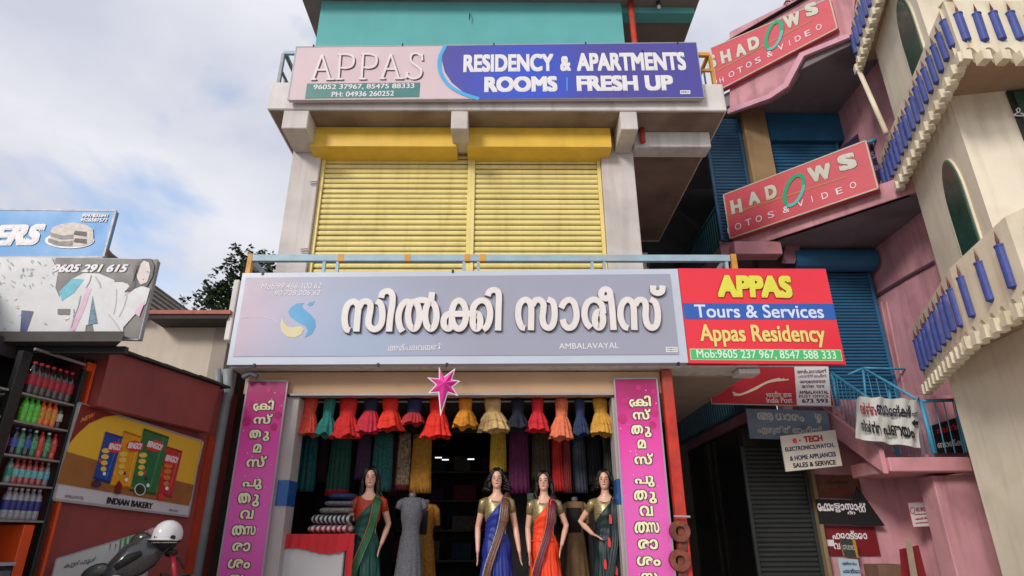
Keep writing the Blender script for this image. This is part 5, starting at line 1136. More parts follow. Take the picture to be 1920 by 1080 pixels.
def balcony(pts, zb_, zt_, sp, c0, c1, nm, skip=()):
    for i in range(len(pts)-1):
        a = V((*pts[i], 0)); c_ = V((*pts[i+1], 0)); ln_ = (c_-a).length; ang = math.atan2((c_-a).y, (c_-a).x)
        # front must face the camera side
        M_ = Matrix.Translation(a) @ Matrix.Rotation(ang, 4, 'Z')
        n = max(2, round(ln_/.2)); s = ln_/n; K = 10; spc = sp[i] if isinstance(sp, tuple) else sp; nc = max(2, round(ln_/spc))
        cols = []
        for k in range(n*K+1):
            u = k*s/K; ph = (k % K)/K; ar = math.sqrt(max(0, 1-((ph-.5)/.36)**2)) if abs(ph-.5) < .36 else 0
            cols.append((u, zb_+.13*ar))
        g = G()
        g.rings([[(u, 0, zz) for u, zz in cols], [(u, 0, zt_) for u, zz in cols], [(u, .09, zt_) for u, zz in cols], [(u, .09, zz) for u, zz in cols], [(u, 0, zz) for u, zz in cols]], False)
        part('scalloped_parapet', g.xf(M_), creamd, tw)
        for k in range(n+1):
            o = bpy.data.objects.new('dentil', dent); link(o, tw); o.matrix_local = WM[tw.name].inverted() @ M_ @ Matrix.Translation((k*s, -.012, zb_)) @ Matrix.Rotation(R.uniform(-.12, .12), 4, 'Y')
        for k in range(nc):
            candle(M_ @ Matrix.Translation(((k+.5)*ln_/nc, -.004, 0)), c0+R.uniform(-.012, .012), c1+R.uniform(-.012, .012))
    # floor soffit
    back = [(P1_[0]+2.5, 6.2), (P1_[0]+.1, 6.2), (P0_[0]+.15, 7.6)]
    ins = [tuple(p) for p in pts]
    part('balcony_floor', G().prism([(x+.03, y+.03) for x, y in ins]+[(ins[-1][0]+2, ins[-1][1]+.5)]+back, zb_+.13, zb_+.2), mat('brown shaded plaster', '#b09478', .85, .12, 1.5, .04, 50, stain=.3, sc2='#8c6c50'), tw)  # underside plaster browned against the parapets, shade put into the colour
balcony(mid, zm, 6.97, .192, 6.42, 6.76, 'mid')
balcony(lowp, zl, 4.12, (.24, .33, .33), 3.56, 3.93, 'low')
balcony(top, zh, 9.2, .192, 8.66, 9.0, 'top')
# arched windows
fa = V((P1_[0]-P0_[0], P1_[1]-P0_[1], 0)); fl = fa.length; plF = Pl(P0_, math.atan2(fa.y, fa.x))
def arch_window(x0, x1, z0, z1):
    M_ = plF.M(); cx = (x0+x1)/2; r = (x1-x0)/2; n = 14
    def out(k, y, z1=z1): return [(cx-r*k, y, z0)]+[(cx+r*k*math.cos(math.pi-math.pi*j/n), y, z1-r*2.0+r*2.0*(1+(k-1)*.3)*math.sin(math.pi*j/n)) for j in range(n+1)]+[(cx+r*k, y, z0)]
    w = part('window', G().rings([out(1, -.012), out(1, -.02), out(1.12, -.02), out(1.12, .0)], False), mat('green window frame', '#6c9c84', .5, .08, 3, 0) if False else creamd, tw) if False else None
    g = G().rings([out(1.0, -.015), out(1.0, .02)]); g.xf(M_); w = part('window', g, mat('pale green window frame', '#88a890', .5, .08, 3, 0), tw)
    g = G().rings([out(.86, -.03), out(.86, -.016)]); g.xf(M_); part('pane', g, gglass, w)
    g = G().rings([out(1.0, -.022), out(1.07, -.022), out(1.07, .0), out(1.0, 0), out(1.0, -.022)], False); g.xf(M_); part('surround', g, creamd, w)
ua = plF.uv(1783, 400)[0]; ub = plF.uv(1826, 400)[0]
arch_window(ua, ub, 4.0, plF.uv(1779, 292)[1]); arch_window(plF.uv(1690, 60)[0]-.05, plF.uv(1716, 60)[0]+.12, 6.9, plF.uv(1690, -12)[1])
a2 = V((P2_[0]-P1_[0], P2_[1]-P1_[1], 0)); plF2 = Pl(P1_, math.atan2(a2.y, a2.x))
ub0 = plF2.uv(1895, 200)[0]
z0w = 4.3; z1w = plF2.uv(1900, 172)[1]
w = part('window', G().box(ub0, -.03, z0w, ub0+.9, .01, z1w).xf(plF2.M()), mat('dark window frame', '#1c2420', .4, .1, 4, 0), tw)
for k in range(2):
    for j in range(4): part('pane', G().box(ub0+.05+k*.42, -.04, z0w+.05+j*(z1w-z0w)/4, ub0+.43+k*.42, -.031, z0w+(j+1)*(z1w-z0w)/4-.03).xf(plF2.M()), gglass, w)
hg = [plF2.uv(*p) for p in ((1904, 217), (1908, 212), (1905, 208), (1901, 211), (1903, 216), (1897, 221), (1919, 222), (1908, 217))]
part('hanger_sign', ribbon(hg, .012, -.052, -.046, 4).xf(plF2.M()), white, w)

# ------------------------------------------------------------------ tree behind the bakery roof
tr_ = thing('leafy_tree', 'dark leafy tree showing between the bakery roof and the main building', 'tree', (WX(440, 600, 13), 13, 0))
tx, tz0 = WX(440, 600, 13), WZ(440, 600, 13)
barkm = mat('grey bark', '#5c5046', .9, .2, 8, .05); leafm = mat('dark leaves', '#2c4420', .6, .3, 3, 0); leaf2 = mat('light leaves', '#56703c', .6, .25, 3, 0)
part('trunk', G().tube([(tx+.3, 13, 0), (tx+.2, 13, 2.5), (tx+.1, 13, 4), (tx, 13, 6)], [.2, .16, .11, .05], 10), barkm, tr_, smooth=True)
cl = [(390, 560), (412, 545), (432, 525), (450, 505), (470, 490), (462, 482), (485, 510), (440, 550), (405, 570), (425, 575), (455, 540), (480, 530), (470, 560), (418, 612), (410, 600), (430, 625), (500, 500), (445, 575), (400, 548)]
gb = G(); lv = [G(), G()]; R2 = random.Random(11)
for (px, py) in cl:
    c_ = W(px, py, 13+R2.uniform(-.4, .6)); gb.tube([(tx+.05, 13, min(5.5, c_.z-.3)), (c_.x*.5+tx*.5, 13, c_.z-.15), tuple(c_)], [.035, .02, .006], 5)
    for sp in range(20):
        b0 = c_+V((R2.gauss(0, .2), R2.gauss(0, .22), R2.gauss(0, .16)))
        for k in range(13):
            d = V((R2.gauss(0, 1), R2.gauss(0, 1), R2.gauss(0, .8))).normalized(); s_ = R2.uniform(.06, .12); sd2 = d.cross(V((0, 0, 1))).normalized()*s_*.36
            p = b0+d*.02; g = lv[R2.random() < .3]; i = len(g.v); g.v += [tuple(p), tuple(p+d*s_*.5+sd2), tuple(p+d*s_), tuple(p+d*s_*.5-sd2)]; g.f.append((i, i+1, i+2, i+3))
part('branches', gb, barkm, tr_)
for k in (0, 1):
    o = part('leaves', lv[k], (leafm, leaf2)[k], tr_, fix=False); o['kind'] = 'stuff'

# ------------------------------------------------------------------ shop interior
ix0 = WX(562, 745, BY)-.0; ix1 = WX(1147, 745, BY); FZ = .62
itr = thing('shop_interior', 'dark interior lining, shelves and ceiling of the saree shop', 'shop interior', ((ix0+ix1)/2, 9, FZ))
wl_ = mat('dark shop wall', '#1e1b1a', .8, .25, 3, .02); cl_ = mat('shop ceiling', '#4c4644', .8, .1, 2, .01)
xi0 = xL+.26; xi1 = xR-.26
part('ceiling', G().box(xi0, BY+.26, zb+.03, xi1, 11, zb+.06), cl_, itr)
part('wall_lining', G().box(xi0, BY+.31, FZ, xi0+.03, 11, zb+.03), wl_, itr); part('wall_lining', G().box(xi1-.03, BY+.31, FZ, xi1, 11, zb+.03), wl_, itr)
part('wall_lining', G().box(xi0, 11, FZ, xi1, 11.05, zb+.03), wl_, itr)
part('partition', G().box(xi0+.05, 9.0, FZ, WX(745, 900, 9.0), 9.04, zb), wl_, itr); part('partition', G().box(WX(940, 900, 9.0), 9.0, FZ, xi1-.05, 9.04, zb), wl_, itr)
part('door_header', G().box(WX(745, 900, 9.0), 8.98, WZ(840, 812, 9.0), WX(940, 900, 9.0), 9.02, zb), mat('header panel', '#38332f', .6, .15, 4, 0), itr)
for k in range(4): part('shelf_board', G().box(xi0+.3, 10.7, 1.3+k*.45, xi1-.3, 10.98, 1.33+k*.45), mat('dusty shelf', '#5a4c40', .6, .1, 4, 0), itr)
fold = [('wine red', '#5c2830'), ('slate blue', '#2c4458'), ('olive', '#6c5c30'), ('violet', '#503058'), ('bottle green', '#2c5040'), ('beige', '#7c6c60'), ('crimson', '#883038')]
for k in range(4):
    fk = fold[:]; R.shuffle(fk)
    for j in range(7):
        x = xi0+.4+j*(xi1-xi0-.9)/7; h_ = R.uniform(.14, .34); nm_, c_ = fk[j]
        single('folded_cloth', G().box(x, 10.72, 1.331+k*.45, x+R.uniform(.26, .4), 10.95, 1.331+k*.45+h_), mat('folded '+c_, c_, .8, .3, 30, .02), '%s folded cloth stack on the %s back shelf of the shop' % (nm_, ('lowest', 'second', 'third', 'highest')[k]), 'cloth', 'folded cloth at the back of the shop', bevel=.01)
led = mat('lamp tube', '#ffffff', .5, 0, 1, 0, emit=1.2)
for px, py in ((822, 858), (835, 862), (883, 861)):
    p = W(px, py, 9.8); t = thing('ceiling_lamp', ['short lit lamp tube deep in the shop, upper left of its pair', 'short lit lamp tube deep in the shop, lower right of its pair', 'short lit lamp tube deep in the shop above the blue saree mannequin'][(822, 835, 883).index(px)], 'lamp', tuple(p), group='lit lamp tubes inside the shop')
    part('housing', G().box(p.x-.06, p.y, p.z+.012, p.x+.06, p.y+.05, p.z+.05), black, t); part('tube', G().tube([p+V((-.05, 0, 0)), p+V((.05, 0, 0))], .008, 8), led, t)
    part('rod', G().tube([p+V((0, .03, .05)), V((p.x, p.y+.03, zb+.03))], .004, 5), black, t)

# hanging frocks
railg = single('hanging_rail', G().tube([(ix0+.02, 7.4, zb-.03), (ix1-.02, 7.4, zb-.03)], .012, 8), steelf, 'steel rail along the shop opening that carries the frocks', 'rail')
def fabric(name, col, var=.18, sc_=25, rough=.8, **k): return mat(name, col, rough, var, sc_, .02, 150, **k)
def frock(px, w, ybot, col, label, waist=.45, flare=1.0, ruff=6, c2=None, sleeve=0, y=7.35):
    top = WZ(px, 748, y); bot = WZ(px, ybot, y); h = top-bot; cx = WX(px, 780, y); W2 = w/2*abs(WX(px+1, 780, y)-WX(px, 780, y))
    t = thing('hanging_frock', label, 'frock', (cx, y, bot), group='frocks hanging along the top of the shop opening')
    n = 72; ph = R.uniform(0, 6); ruff = R.choice((5, 7, 8, 9)); waist = waist+R.uniform(-.04, .05); m_ = fabric('frock '+col, col); ms = fabric('frock skirt '+(c2 or col), c2 or col)
    lean = R.uniform(-.02, .02); s1_, s2_ = R.uniform(0, 9), R.uniform(0, 9)
    def ring(z, rx, ry, amp, zz=0):
        out = []; f_ = (top-z)/h
        for j in range(n):
            a = 2*math.pi*j/n; nz = noise.noise(V((math.cos(a)*1.6+s1_, math.sin(a)*1.6, z*5+s2_)))
            k_ = 1+amp*(math.sin(a*ruff*2+ph+2.2*noise.noise(V((math.cos(a)+s2_, math.sin(a), 0))))*.8+1.6*nz)
            out.append((cx+lean*f_+rx*math.cos(a)*k_, y+ry*math.sin(a)*k_, z+zz*(math.sin(a*5+ph)+2.5*nz)))
        return out
    zw = bot+h*(1-waist)
    part('bodice', G().rings([ring(top-h*.0, W2*.58, .05, .02), ring(top-h*.1, W2*.62, .06, .03), ring((top+zw)/2, W2*.58, .06, .03), ring(zw, W2*.52, .055, .04)], True, True, False), m_, t, smooth=True)
    sk_ = []
    for k in range(9):
        f_ = k/8; r_ = W2*(.52+.56*flare*(f_**.85)); sk_.append(ring(zw-(zw-bot)*f_, r_, .055+.09*f_, .04+.1*f_, .012*f_))
    part('skirt', G().rings(sk_, True, False, False), ms, t, smooth=True)
    part('overskirt', G().rings([ring(zw-(zw-bot)*f_, W2*(.55+.56*flare*(f_**.85)), .06+.09*f_, .05+.12*f_, .02*f_) for f_ in (0, .15, .3, .45, .6)], True, False, False), m_ if not c2 else ms, t, smooth=True)
    if sleeve:
        for sg in (-1, 1): part('sleeve', G().ellipsoid((cx+sg*W2*.55, y, top-h*.12), W2*.22, .05, h*.1, 12, 8), m_, t, smooth=True)
    for sg in (-1, 1): part('strap', G().tube([(cx+sg*W2*.3, y, top-.005), (cx+sg*.03, y+.03, top+.045)], .008, 5), m_, t)
    part('hanger', G().tube([(cx-W2*.35, y+.02, top), (cx, y+.03, top+.05), (cx+W2*.35, y+.02, top)], .004, 5), black, t)
    part('hook', G().tube([(cx, y+.03, top+.05), (cx, 7.4, zb-.03)], .003, 5), black, t)
frock(579, 48, 815, '#e8503c', 'coral frock, leftmost in the row at the shop top', .45)
frock(616, 36, 816, '#2c8880', 'teal sequinned frock between the coral and the red frock', .5)
frock(652, 54, 820, '#e02828', 'bright red flared frock, third in the hanging row', .5)
frock(694, 42, 810, '#202848', 'navy top with crimson skirt hanging fourth in the row', .4, c2='#d02840')
frock(730, 50, 806, '#f03420', 'scarlet frock right of the navy and crimson one', .4)
frock(777, 44, 794, '#20285c', 'navy crop top over a red border, left of the pink star', .55, .75, c2='#c03038')
frock(820, 50, 820, '#f02c1c', 'scarlet frock hanging directly below the pink star', .35)
frock(872, 42, 800, '#e8982c', 'golden orange frock right of the pink star', .45)
frock(923, 52, 808, '#d8b478', 'pale beige frock with wide ruffled hem', .45, 1.1)
frock(971, 40, 805, '#10182c', 'very dark navy frock right of the beige one', .5)
frock(1008, 38, 810, '#d82430', 'crimson one-shoulder frock between navy and peach ones', .4)
frock(1054, 40, 822, '#f08058', 'peach frock with ruffled hem, third from the right', .45)
frock(1088, 30, 816, '#28385c', 'slate blue frock beside the peach one', .5)
frock(1126, 44, 814, '#dca440', 'yellow frock with small waist, rightmost in the row', .42)
# hanging sarees and dress lengths behind
def drape(px, w, ytop, ybot, col, label, y=8.0, pleat=7, var=.2, sc_=20, border=None, taper=.85):
    top = WZ(px, ytop, y); bot = WZ(px, ybot, y); cx = WX(px, (ytop+ybot)/2, y); k1 = abs(WX(px+1, ytop, y)-WX(px, ytop, y)); W2 = w/2*k1
    t = thing('hanging_saree', label, 'saree', (cx, y, bot), group='sarees and dress lengths hanging inside the shop')
    n = 44
    def ring(z, f_):
        r_ = W2*(taper+(1-taper)*f_); return [(cx+r_*math.cos(a)*(1+.02*math.sin(a*5)), y+(.05+.02*f_)*math.sin(a)+.018*math.sin(a*pleat*2+z*2)*(.4+.6*f_), z) for a in [2*math.pi*j/n for j in range(n)]]
    m_ = fabric('saree '+col, col, var, sc_)
    zz = bot+(top-bot)*(.1 if border else 0)
    part('cloth', G().rings([ring(top-(top-zz)*k/8, k/8) for k in range(9)], True, True, not border), m_, t, smooth=True)
    if border: part('border', G().rings([ring(zz-.001, 1), ring(bot, 1.05)], True, False, True), fabric('saree border '+border, border, .2, 40), t, smooth=True)
    part('hanger', G().tube([(cx-W2*.8, y, top+.01), (cx, y, top+.06), (cx+W2*.8, y, top+.01)], .005, 5), black, t)
    part('hook', G().tube([(cx, y, top+.06), (cx, y, zb+.03)], .003, 5), black, t)
drape(577, 34, 815, 922, '#1c6468', 'teal saree hanging at the far left inside the shop', pleat=5)
drape(637, 42, 815, 930, '#1c5040', 'dark green saree with red bottom border', border='#b02030')
drape(682, 28, 812, 900, '#4a2c4c', 'dull purple saree left of the patterned teal one')
drape(717, 40, 812, 922, '#2c7470', 'patterned teal saree behind the green saree mannequin', var=.35, sc_=45)
drape(757, 26, 812, 920, '#a89070', 'tan and black patterned saree with maroon border', var=.45, sc_=30, border='#702030')
drape(790, 40, 815, 925, '#b0781c', 'mustard saree beside the dark doorway', pleat=9)
drape(934, 32, 806, 885, '#c89c2c', 'yellow saree above the blue saree mannequin', pleat=8)
drape(973, 40, 806, 926, '#68144c', 'magenta saree right of the yellow one', var=.3, sc_=50)
drape(1014, 36, 806, 900, '#4c3c24', 'brown patterned saree behind the orange saree mannequin', var=.4, sc_=45)
drape(1046, 24, 818, 922, '#c01c1c', 'bright red saree hanging below the peach frock')
drape(1063, 16, 818, 925, '#9c2c2c', 'narrow red checked cloth right of the bright red saree', var=.45, sc_=60, y=7.9)
drape(1086, 28, 816, 925, '#3c4450', 'grey saree hanging below the slate blue frock')
drape(1115, 28, 812, 910, '#16181c', 'black saree behind the head of the dark green mannequin')
drape(1142, 20, 812, 960, '#2c342c', 'olive black saree at the right pillar', y=7.7)
drape(1001, 26, 925, 1100, '#5c6c64', 'grey green camouflage kurti standing between blue and orange mannequins', y=7.8, var=.45, sc_=18)
drape(1118, 30, 960, 1100, '#1c1410', 'black floral kurti between the beige and dark green ones', y=7.85, var=.5, sc_=40)

drape(604, 24, 818, 905, '#3c2430', 'dark plum saree behind the teal frock', y=8.35)
drape(660, 18, 825, 915, '#283c30', 'dark moss saree between green and purple ones', y=8.35)
drape(699, 16, 815, 905, '#40303c', 'dim mauve saree behind the patterned teal one', y=8.4)
drape(738, 16, 815, 930, '#5c2030', 'maroon dupatta beside the tan patterned saree', y=8.2)
drape(994, 18, 806, 935, '#38181c', 'dark maroon saree between the magenta and brown ones', y=8.35)
drape(1030, 16, 815, 930, '#5c4418', 'dark gold saree behind the bright red one', y=8.3)
drape(1100, 16, 815, 940, '#40403c', 'charcoal saree behind the grey one', y=8.3)
drape(1128, 18, 815, 935, '#4c2028', 'dim wine saree under the yellow frock', y=8.3)
# table with red cloth, folded cloth stacks
tx0 = WX(518, 1030, 7.25); tx1 = WX(663, 1030, 7.25); tz1 = WZ(590, 1001, 7.25)
tb_ = thing('counter_table', 'white fronted counter with a red cloth over its top', 'counter', ((tx0+tx1)/2, 7.5, FZ))
part('front_panel', G().box(tx0+.02, 7.26, FZ, tx1-.1, 7.9, tz1-.03), mat('white counter panel', '#c4c0c0', .5, .04, 3, 0), tb_, bevel=.01)
part('leg', G().box(tx1-.09, 7.3, FZ, tx1-.02, 7.9, tz1-.1), greym, tb_)
n = 60; rt = []
per = [(tx0+(tx1-tx0)*k/(n-1), 7.24) for k in range(n)]
zc_ = lambda f_: tz1-.17+(.03*math.sin(f_*7))+(-.5 if f_ > .93 or f_ < .06 else 0)
rc = mat('red table cloth', '#c81c28', .75, .1, 5, .03)
part('cloth_front', G().grid([[(x, 7.245, tz1) for x, y in per], [(x, 7.235+.006*math.sin(k*.9), (tz1+zc_(k/(n-1)))/2) for k, (x, y) in enumerate(per)], [(x, 7.23+.012*math.sin(k*.9), zc_(k/(n-1))) for k, (x, y) in enumerate(per)]]), rc, tb_, smooth=True)
part('cloth_top', G().box(tx0, 7.245, tz1-.012, tx1, 7.92, tz1), rc, tb_)
stripe = lambda name, c1_, c2_, s: stripes(name, c1_, c2_, s)
def stripes(name, c1_, c2_, s, ax=0):
    m_ = mat(name, c1_, .85, 0, 1, .02)
    T_ = m_.node_tree; n_ = T_.nodes; g_ = n_.new('ShaderNodeNewGeometry'); sp = n_.new('ShaderNodeSeparateXYZ'); T_.links.new(g_.outputs['Position'], sp.inputs[0])
    mu = n_.new('ShaderNodeMath'); mu.operation = 'MULTIPLY'; mu.inputs[1].default_value = s; T_.links.new(sp.outputs[ax], mu.inputs[0])
    si = n_.new('ShaderNodeMath'); si.operation = 'SINE'; T_.links.new(mu.outputs[0], si.inputs[0]); gr_ = n_.new('ShaderNodeMath'); gr_.operation = 'GREATER_THAN'; gr_.inputs[1].default_value = 0; T_.links.new(si.outputs[0], gr_.inputs[0])
    x = n_.new('ShaderNodeMix'); x.data_type = 'RGBA'; x.inputs[6].default_value = lin(c1_); x.inputs[7].default_value = lin(c2_); T_.links.new(gr_.outputs[0], x.inputs[0]); T_.links.new(x.outputs[2], n_['Principled BSDF'].inputs['Base Color']); return m_
zz = tz1+.002
for k, (px, w, hh, m_, lb_) in enumerate(((618, 84, 15, stripes('red white stripes', '#a83040', '#d8d0d4', 110), 'red and white striped folded cloth, lowest of the pile on the counter'), (620, 82, 17, stripes('black white stripes', '#24242c', '#c8c8cc', 130), 'black and white striped folded cloth above the red striped one'), (627, 66, 12, mat('pale patterned cloth', '#b8b0ac', .8, .45, 40, .02), 'pale patterned folded cloth in the middle of the pile'), (632, 60, 11, mat('grey patterned cloth', '#8c8c94', .8, .4, 50, .02), 'grey patterned folded cloth near the top of the pile'), (636, 52, 12, mat('blue patterned cloth', '#2c4c80', .8, .4, 50, .02), 'blue and dark patterned folded cloth, topmost of the pile'))):
    x0_ = WX(px-w/2, 985, 7.4); x1_ = WX(px+w/2, 985, 7.4); h_ = hh*.0066
    g = G(); NN = 20
    g.rings([[(x, 7.58+.26*math.cos(a)*e_, zz+h_/2+h_/2*math.sin(a)*e_) for a in [2*math.pi*j/NN for j in range(NN)]] for x, e_ in ((x0_, .3), (x0_+.02, .8), (x0_+.06, 1), (x1_-.06, 1), (x1_-.02, .8), (x1_, .3))])
    single('folded_cloth', g, m_, lb_, 'cloth', 'cloth pile on the red counter', smooth=True); zz += h_*.97

# ------------------------------------------------------------------ mannequins
PROF = [(z, a*.93, b_*.95) for z, a, b_ in [(.80, .165, .125), (.88, .172, .128), (.96, .160, .118), (1.04, .130, .100), (1.10, .120, .092), (1.16, .128, .098), (1.23, .148, .118), (1.28, .152, .132), (1.33, .150, .118), (1.38, .155, .098), (1.42, .155, .082), (1.455, .120, .065)]]
def prof(z):
    if z <= PROF[0][0]: return PROF[0][1], PROF[0][2]
    for a, c_ in zip(PROF, PROF[1:]):
        if z <= c_[0]:
            f_ = (z-a[0])/(c_[0]-a[0]); f_ = f_*f_*(3-2*f_); return a[1]+(c_[1]-a[1])*f_, a[2]+(c_[2]-a[2])*f_
    return PROF[-1][1], PROF[-1][2]
def mannequin(px, pyt, y, rot, arms, sar, blouse, label, bordc=None, hairlong=.25, curl=0, spots=None):
    p = W(px, pyt, y); s = (p.z-FZ-.02)/1.77
    t = thing('mannequin', label, 'mannequin', (p.x, y, FZ), rot)
    t.scale = (s*.93, s*.93, s); NN = 28
    def ell_(z, rx, ry, cx=0, cy=0, n=NN): return [(cx+rx*math.cos(2*math.pi*j/n), cy+ry*math.sin(2*math.pi*j/n), z) for j in range(n)]
    g = G()
    g.rings([ell_(.0, .05, .06)] + [ell_(.3, .09, .09), ell_(.6, .13, .1)] + [ell_(z, rx*.96, ry*.95) for z, rx, ry in PROF] + [ell_(1.475, .075, .058), ell_(1.50, .054, .052, 0, -.002), ell_(1.54, .047, .049, 0, -.006), ell_(1.58, .048, .052, 0, -.01)])
    # head: jaw to crown
    hd = [(1.545, .018, .022, -.055), (1.555, .036, .040, -.045), (1.575, .052, .062, -.028), (1.60, .060, .075, -.018), (1.63, .067, .084, -.012), (1.66, .071, .090, -.008), (1.69, .072, .092, -.004), (1.72, .068, .086, 0), (1.745, .055, .068, .004), (1.762, .03, .036, .006)]
    g.rings([ell_(z, rx, ry, 0, cy) for z, rx, ry, cy in hd])
    g.tube([(0, -.095, 1.672), (0, -.112, 1.635), (0, -.104, 1.622)], [.007, .012, .008], 8)      # nose
    g.ellipsoid((0, -.084, 1.598), .018, .012, .007, 10, 6)                                           # mouth
    g.ellipsoid((0, -.082, 1.568), .018, .014, .014, 8, 6)                                           # chin
    for sg in (-1, 1):
        g.ellipsoid((sg*.072, .004, 1.645), .008, .016, .028, 8, 6)
        g.ellipsoid((sg*.148, 0, 1.392), .046, .045, .046, 12, 8)
    hands = []
    for sg, pts in arms:
        P_ = [V((sg*.165, 0, 1.40))]+[V(q_) for q_ in pts]
        g.tube([P_[0], P_[0].lerp(P_[1], .5), P_[1], P_[1].lerp(P_[2], .35), P_[2]], [.046, .041, .035, .035, .022], 12)
        d = (P_[2]-P_[1]).normalized() if len(P_) < 4 else (P_[3]-P_[2]).normalized(); wv = P_[2]
        sdv = V((0, 1, 0)) if abs(d.y) < .7 else V((0, 0, 1)); sdv = (sdv-d*sdv.dot(d)).normalized(); nv_ = d.cross(sdv)*(-sg)
        palm = wv+d*.085
        g.rings([[c0_+sdv*w_*math.cos(a)+nv_*h__*math.sin(a) for a in [2*math.pi*j/12 for j in range(12)]] for c0_, w_, h__ in ((wv-d*.01, .022, .018), (wv+d*.03, .034, .015), (palm, .038, .013), (palm+d*.012, .03, .01))])
        for k, (o_, l_) in enumerate(((-.029, .066), (-.010, .076), (.010, .07), (.028, .055))):
            b0 = palm+sdv*o_; g.tube([b0-d*.01, b0+d*l_*.5+sdv*o_*.25, b0+d*l_*.95+nv_*-.012+sdv*o_*.35], [.0088, .008, .0055], 8)
        b0 = wv+d*.03-sdv*.03; g.tube([b0+sdv*.01, b0+d*.03-sdv*.018, b0+d*.062-sdv*.022], [.011, .0095, .006], 8)
    me = tomesh('body', g); me.materials.append(skin); o = bpy.data.objects.new('body', me); link(o, t)
    rm = o.modifiers.new('remesh', 'REMESH'); rm.mode = 'VOXEL'; rm.voxel_size = .0058; rm.use_smooth_shade = True
    sm_ = o.modifiers.new('smooth', 'SMOOTH'); sm_.iterations = 3; sm_.factor = .45
    L_ = lambda nm, g_, m_, **k: part(nm, g_, m_, t, False, **k)
    # face paint
    for sg in (-1, 1):
        L_('eye', G().ellipsoid((sg*.028, -.089, 1.655), .014, .008, .006, 10, 6), MATS['black print'], smooth=True)
        L_('eyebrow', G().tube([(sg*.014, -.096, 1.672), (sg*.03, -.094, 1.68), (sg*.045, -.082, 1.674)], .0028, 5), hairm)
    L_('lips', G().ellipsoid((0, -.093, 1.597), .017, .008, .006, 10, 6), mat('lip paint', '#a83c40', .4, 0, 1, 0), smooth=True)
    # wig
    rg_ = []
    for i in range(13):
        th = math.radians(4+120*i/12); row_ = []
        for j in range(36):
            a = 2*math.pi*j/36; fr = -math.sin(a)     # 1 towards the face
            thm = th
            if fr > .25: thm = min(th, math.radians(124-(fr-.25)*92))
            nz = .006*math.sin(a*17+i)+.004*math.sin(a*29)
            row_.append((( .082+nz)*math.sin(thm)*math.cos(a)*1.02, .004+(.100+nz)*math.sin(thm)*math.sin(a), 1.685+(.092+nz)*math.cos(thm)))
        rg_.append(row_)
    gw = G().rings(rg_, True, True, False)
    R3 = random.Random(int(px))
    for k in range(58):
        a = math.radians(R3.uniform(-28, 208)); x = .078*math.cos(a); y_ = .012+.088*math.sin(a); Ln = hairlong*R3.uniform(.75, 1.1)
        ph_ = R3.uniform(0, 6); base_ = [(x*.8, y_*.8, 1.745), (x*1.1, y_*1.08, 1.69), (x*(1.22+curl*3), y_*(1.15+curl*2), 1.62), (x*(1.3+curl*4), y_*(1.2+curl*2)+.01, 1.60-Ln*.5), (x*(1.25+curl*2)+R3.uniform(-.03, .03), y_*1.15+.01, 1.60-Ln)]
        pt_ = []
        for i_ in range(4):
            for j_ in range(3):
                f_ = j_/3; a_ = V(base_[i_]).lerp(V(base_[i_+1]), f_); w_ = (curl*.35+.004)*(i_+f_)/2; pt_.append(a_+V((w_*math.sin(ph_+(i_+f_)*4), w_*math.cos(ph_+(i_+f_)*4.6), 0)))
        pt_.append(V(base_[4])); gw.tube(pt_, [.010+.004*math.sin(math.pi*q_/12)-(.007 if q_ > 10 else 0) for q_ in range(13)], 6)
    for k in range(10):
        a = math.radians(R3.uniform(-70, -20)) if R3.random() < .5 else math.radians(R3.uniform(200, 250))
        x = .075*math.cos(a); gw.tube([(x*.4, -.03, 1.772), (x*.9, -.075, 1.735), (x*1.15, -.06, 1.68), (x*1.25, -.045, 1.62)], [.01, .012, .01, .003], 6)
    L_('wig', gw, hairm, smooth=True)
    # blouse
    bl = [ell_(1.17, *[v_+.006 for v_ in prof(1.17)])]
    for z in (1.20, 1.23, 1.26, 1.29, 1.32, 1.35, 1.38, 1.405): bl.append(ell_(z, prof(z)[0]+.010, prof(z)[1]+.010))
    bl.append([(x*1.0, y_, 1.43 + (.02 if abs(x) > .08 else -.035*(1-abs(x)/.08))) for x, y_, z in ell_(1.43, prof(1.42)[0]+.006, prof(1.42)[1]+.008)])
    L_('blouse', G().rings(bl, True, False, False), blouse, smooth=True)
    for sg, pts in arms:
        a0 = V((sg*.125, 0, 1.425)); a1 = V((sg*.165, 0, 1.40)).lerp(V(pts[0]), .42)
        L_('sleeve', G().tube([a0, V((sg*.165, 0, 1.40)), a1], [.036, .054, .048], 16, True), blouse, smooth=True)
    # saree: skirt with pleats
    n = 96; sk_ = []
    for i in range(26):
        z = 1.06-(1.06-.03)*i/25; f_ = i/25; rx, ry = prof(max(z, .8)); 
        if z < .8: rx = .165+.10*((.8-z)/.8)**1.1; ry = .125+.09*((.8-z)/.8)
        row_ = []
        for j in range(n):
            a = 2*math.pi*j/n; fr = max(0, -math.sin(a)); pl_ = math.sin(a*14+math.sin(z*3)*.8)*.014*f_+math.sin(a*5+z*5+px)*.014*f_ + fr**2*math.sin(a*26+z*2.5)*.014*min(1, f_*2) + .006*math.sin(z*16+a*6)
            row_.append(((rx+.014+pl_)*math.cos(a), (ry+.014+pl_)*math.sin(a), z))
        sk_.append(row_)
    sk_o = L_('saree_skirt', G().rings(sk_, True, False, False), sar, smooth=True)
    # drape across the chest, over the shoulder (at +x, the viewer's right when facing the camera)
    rows_ = []
    m_ = 22
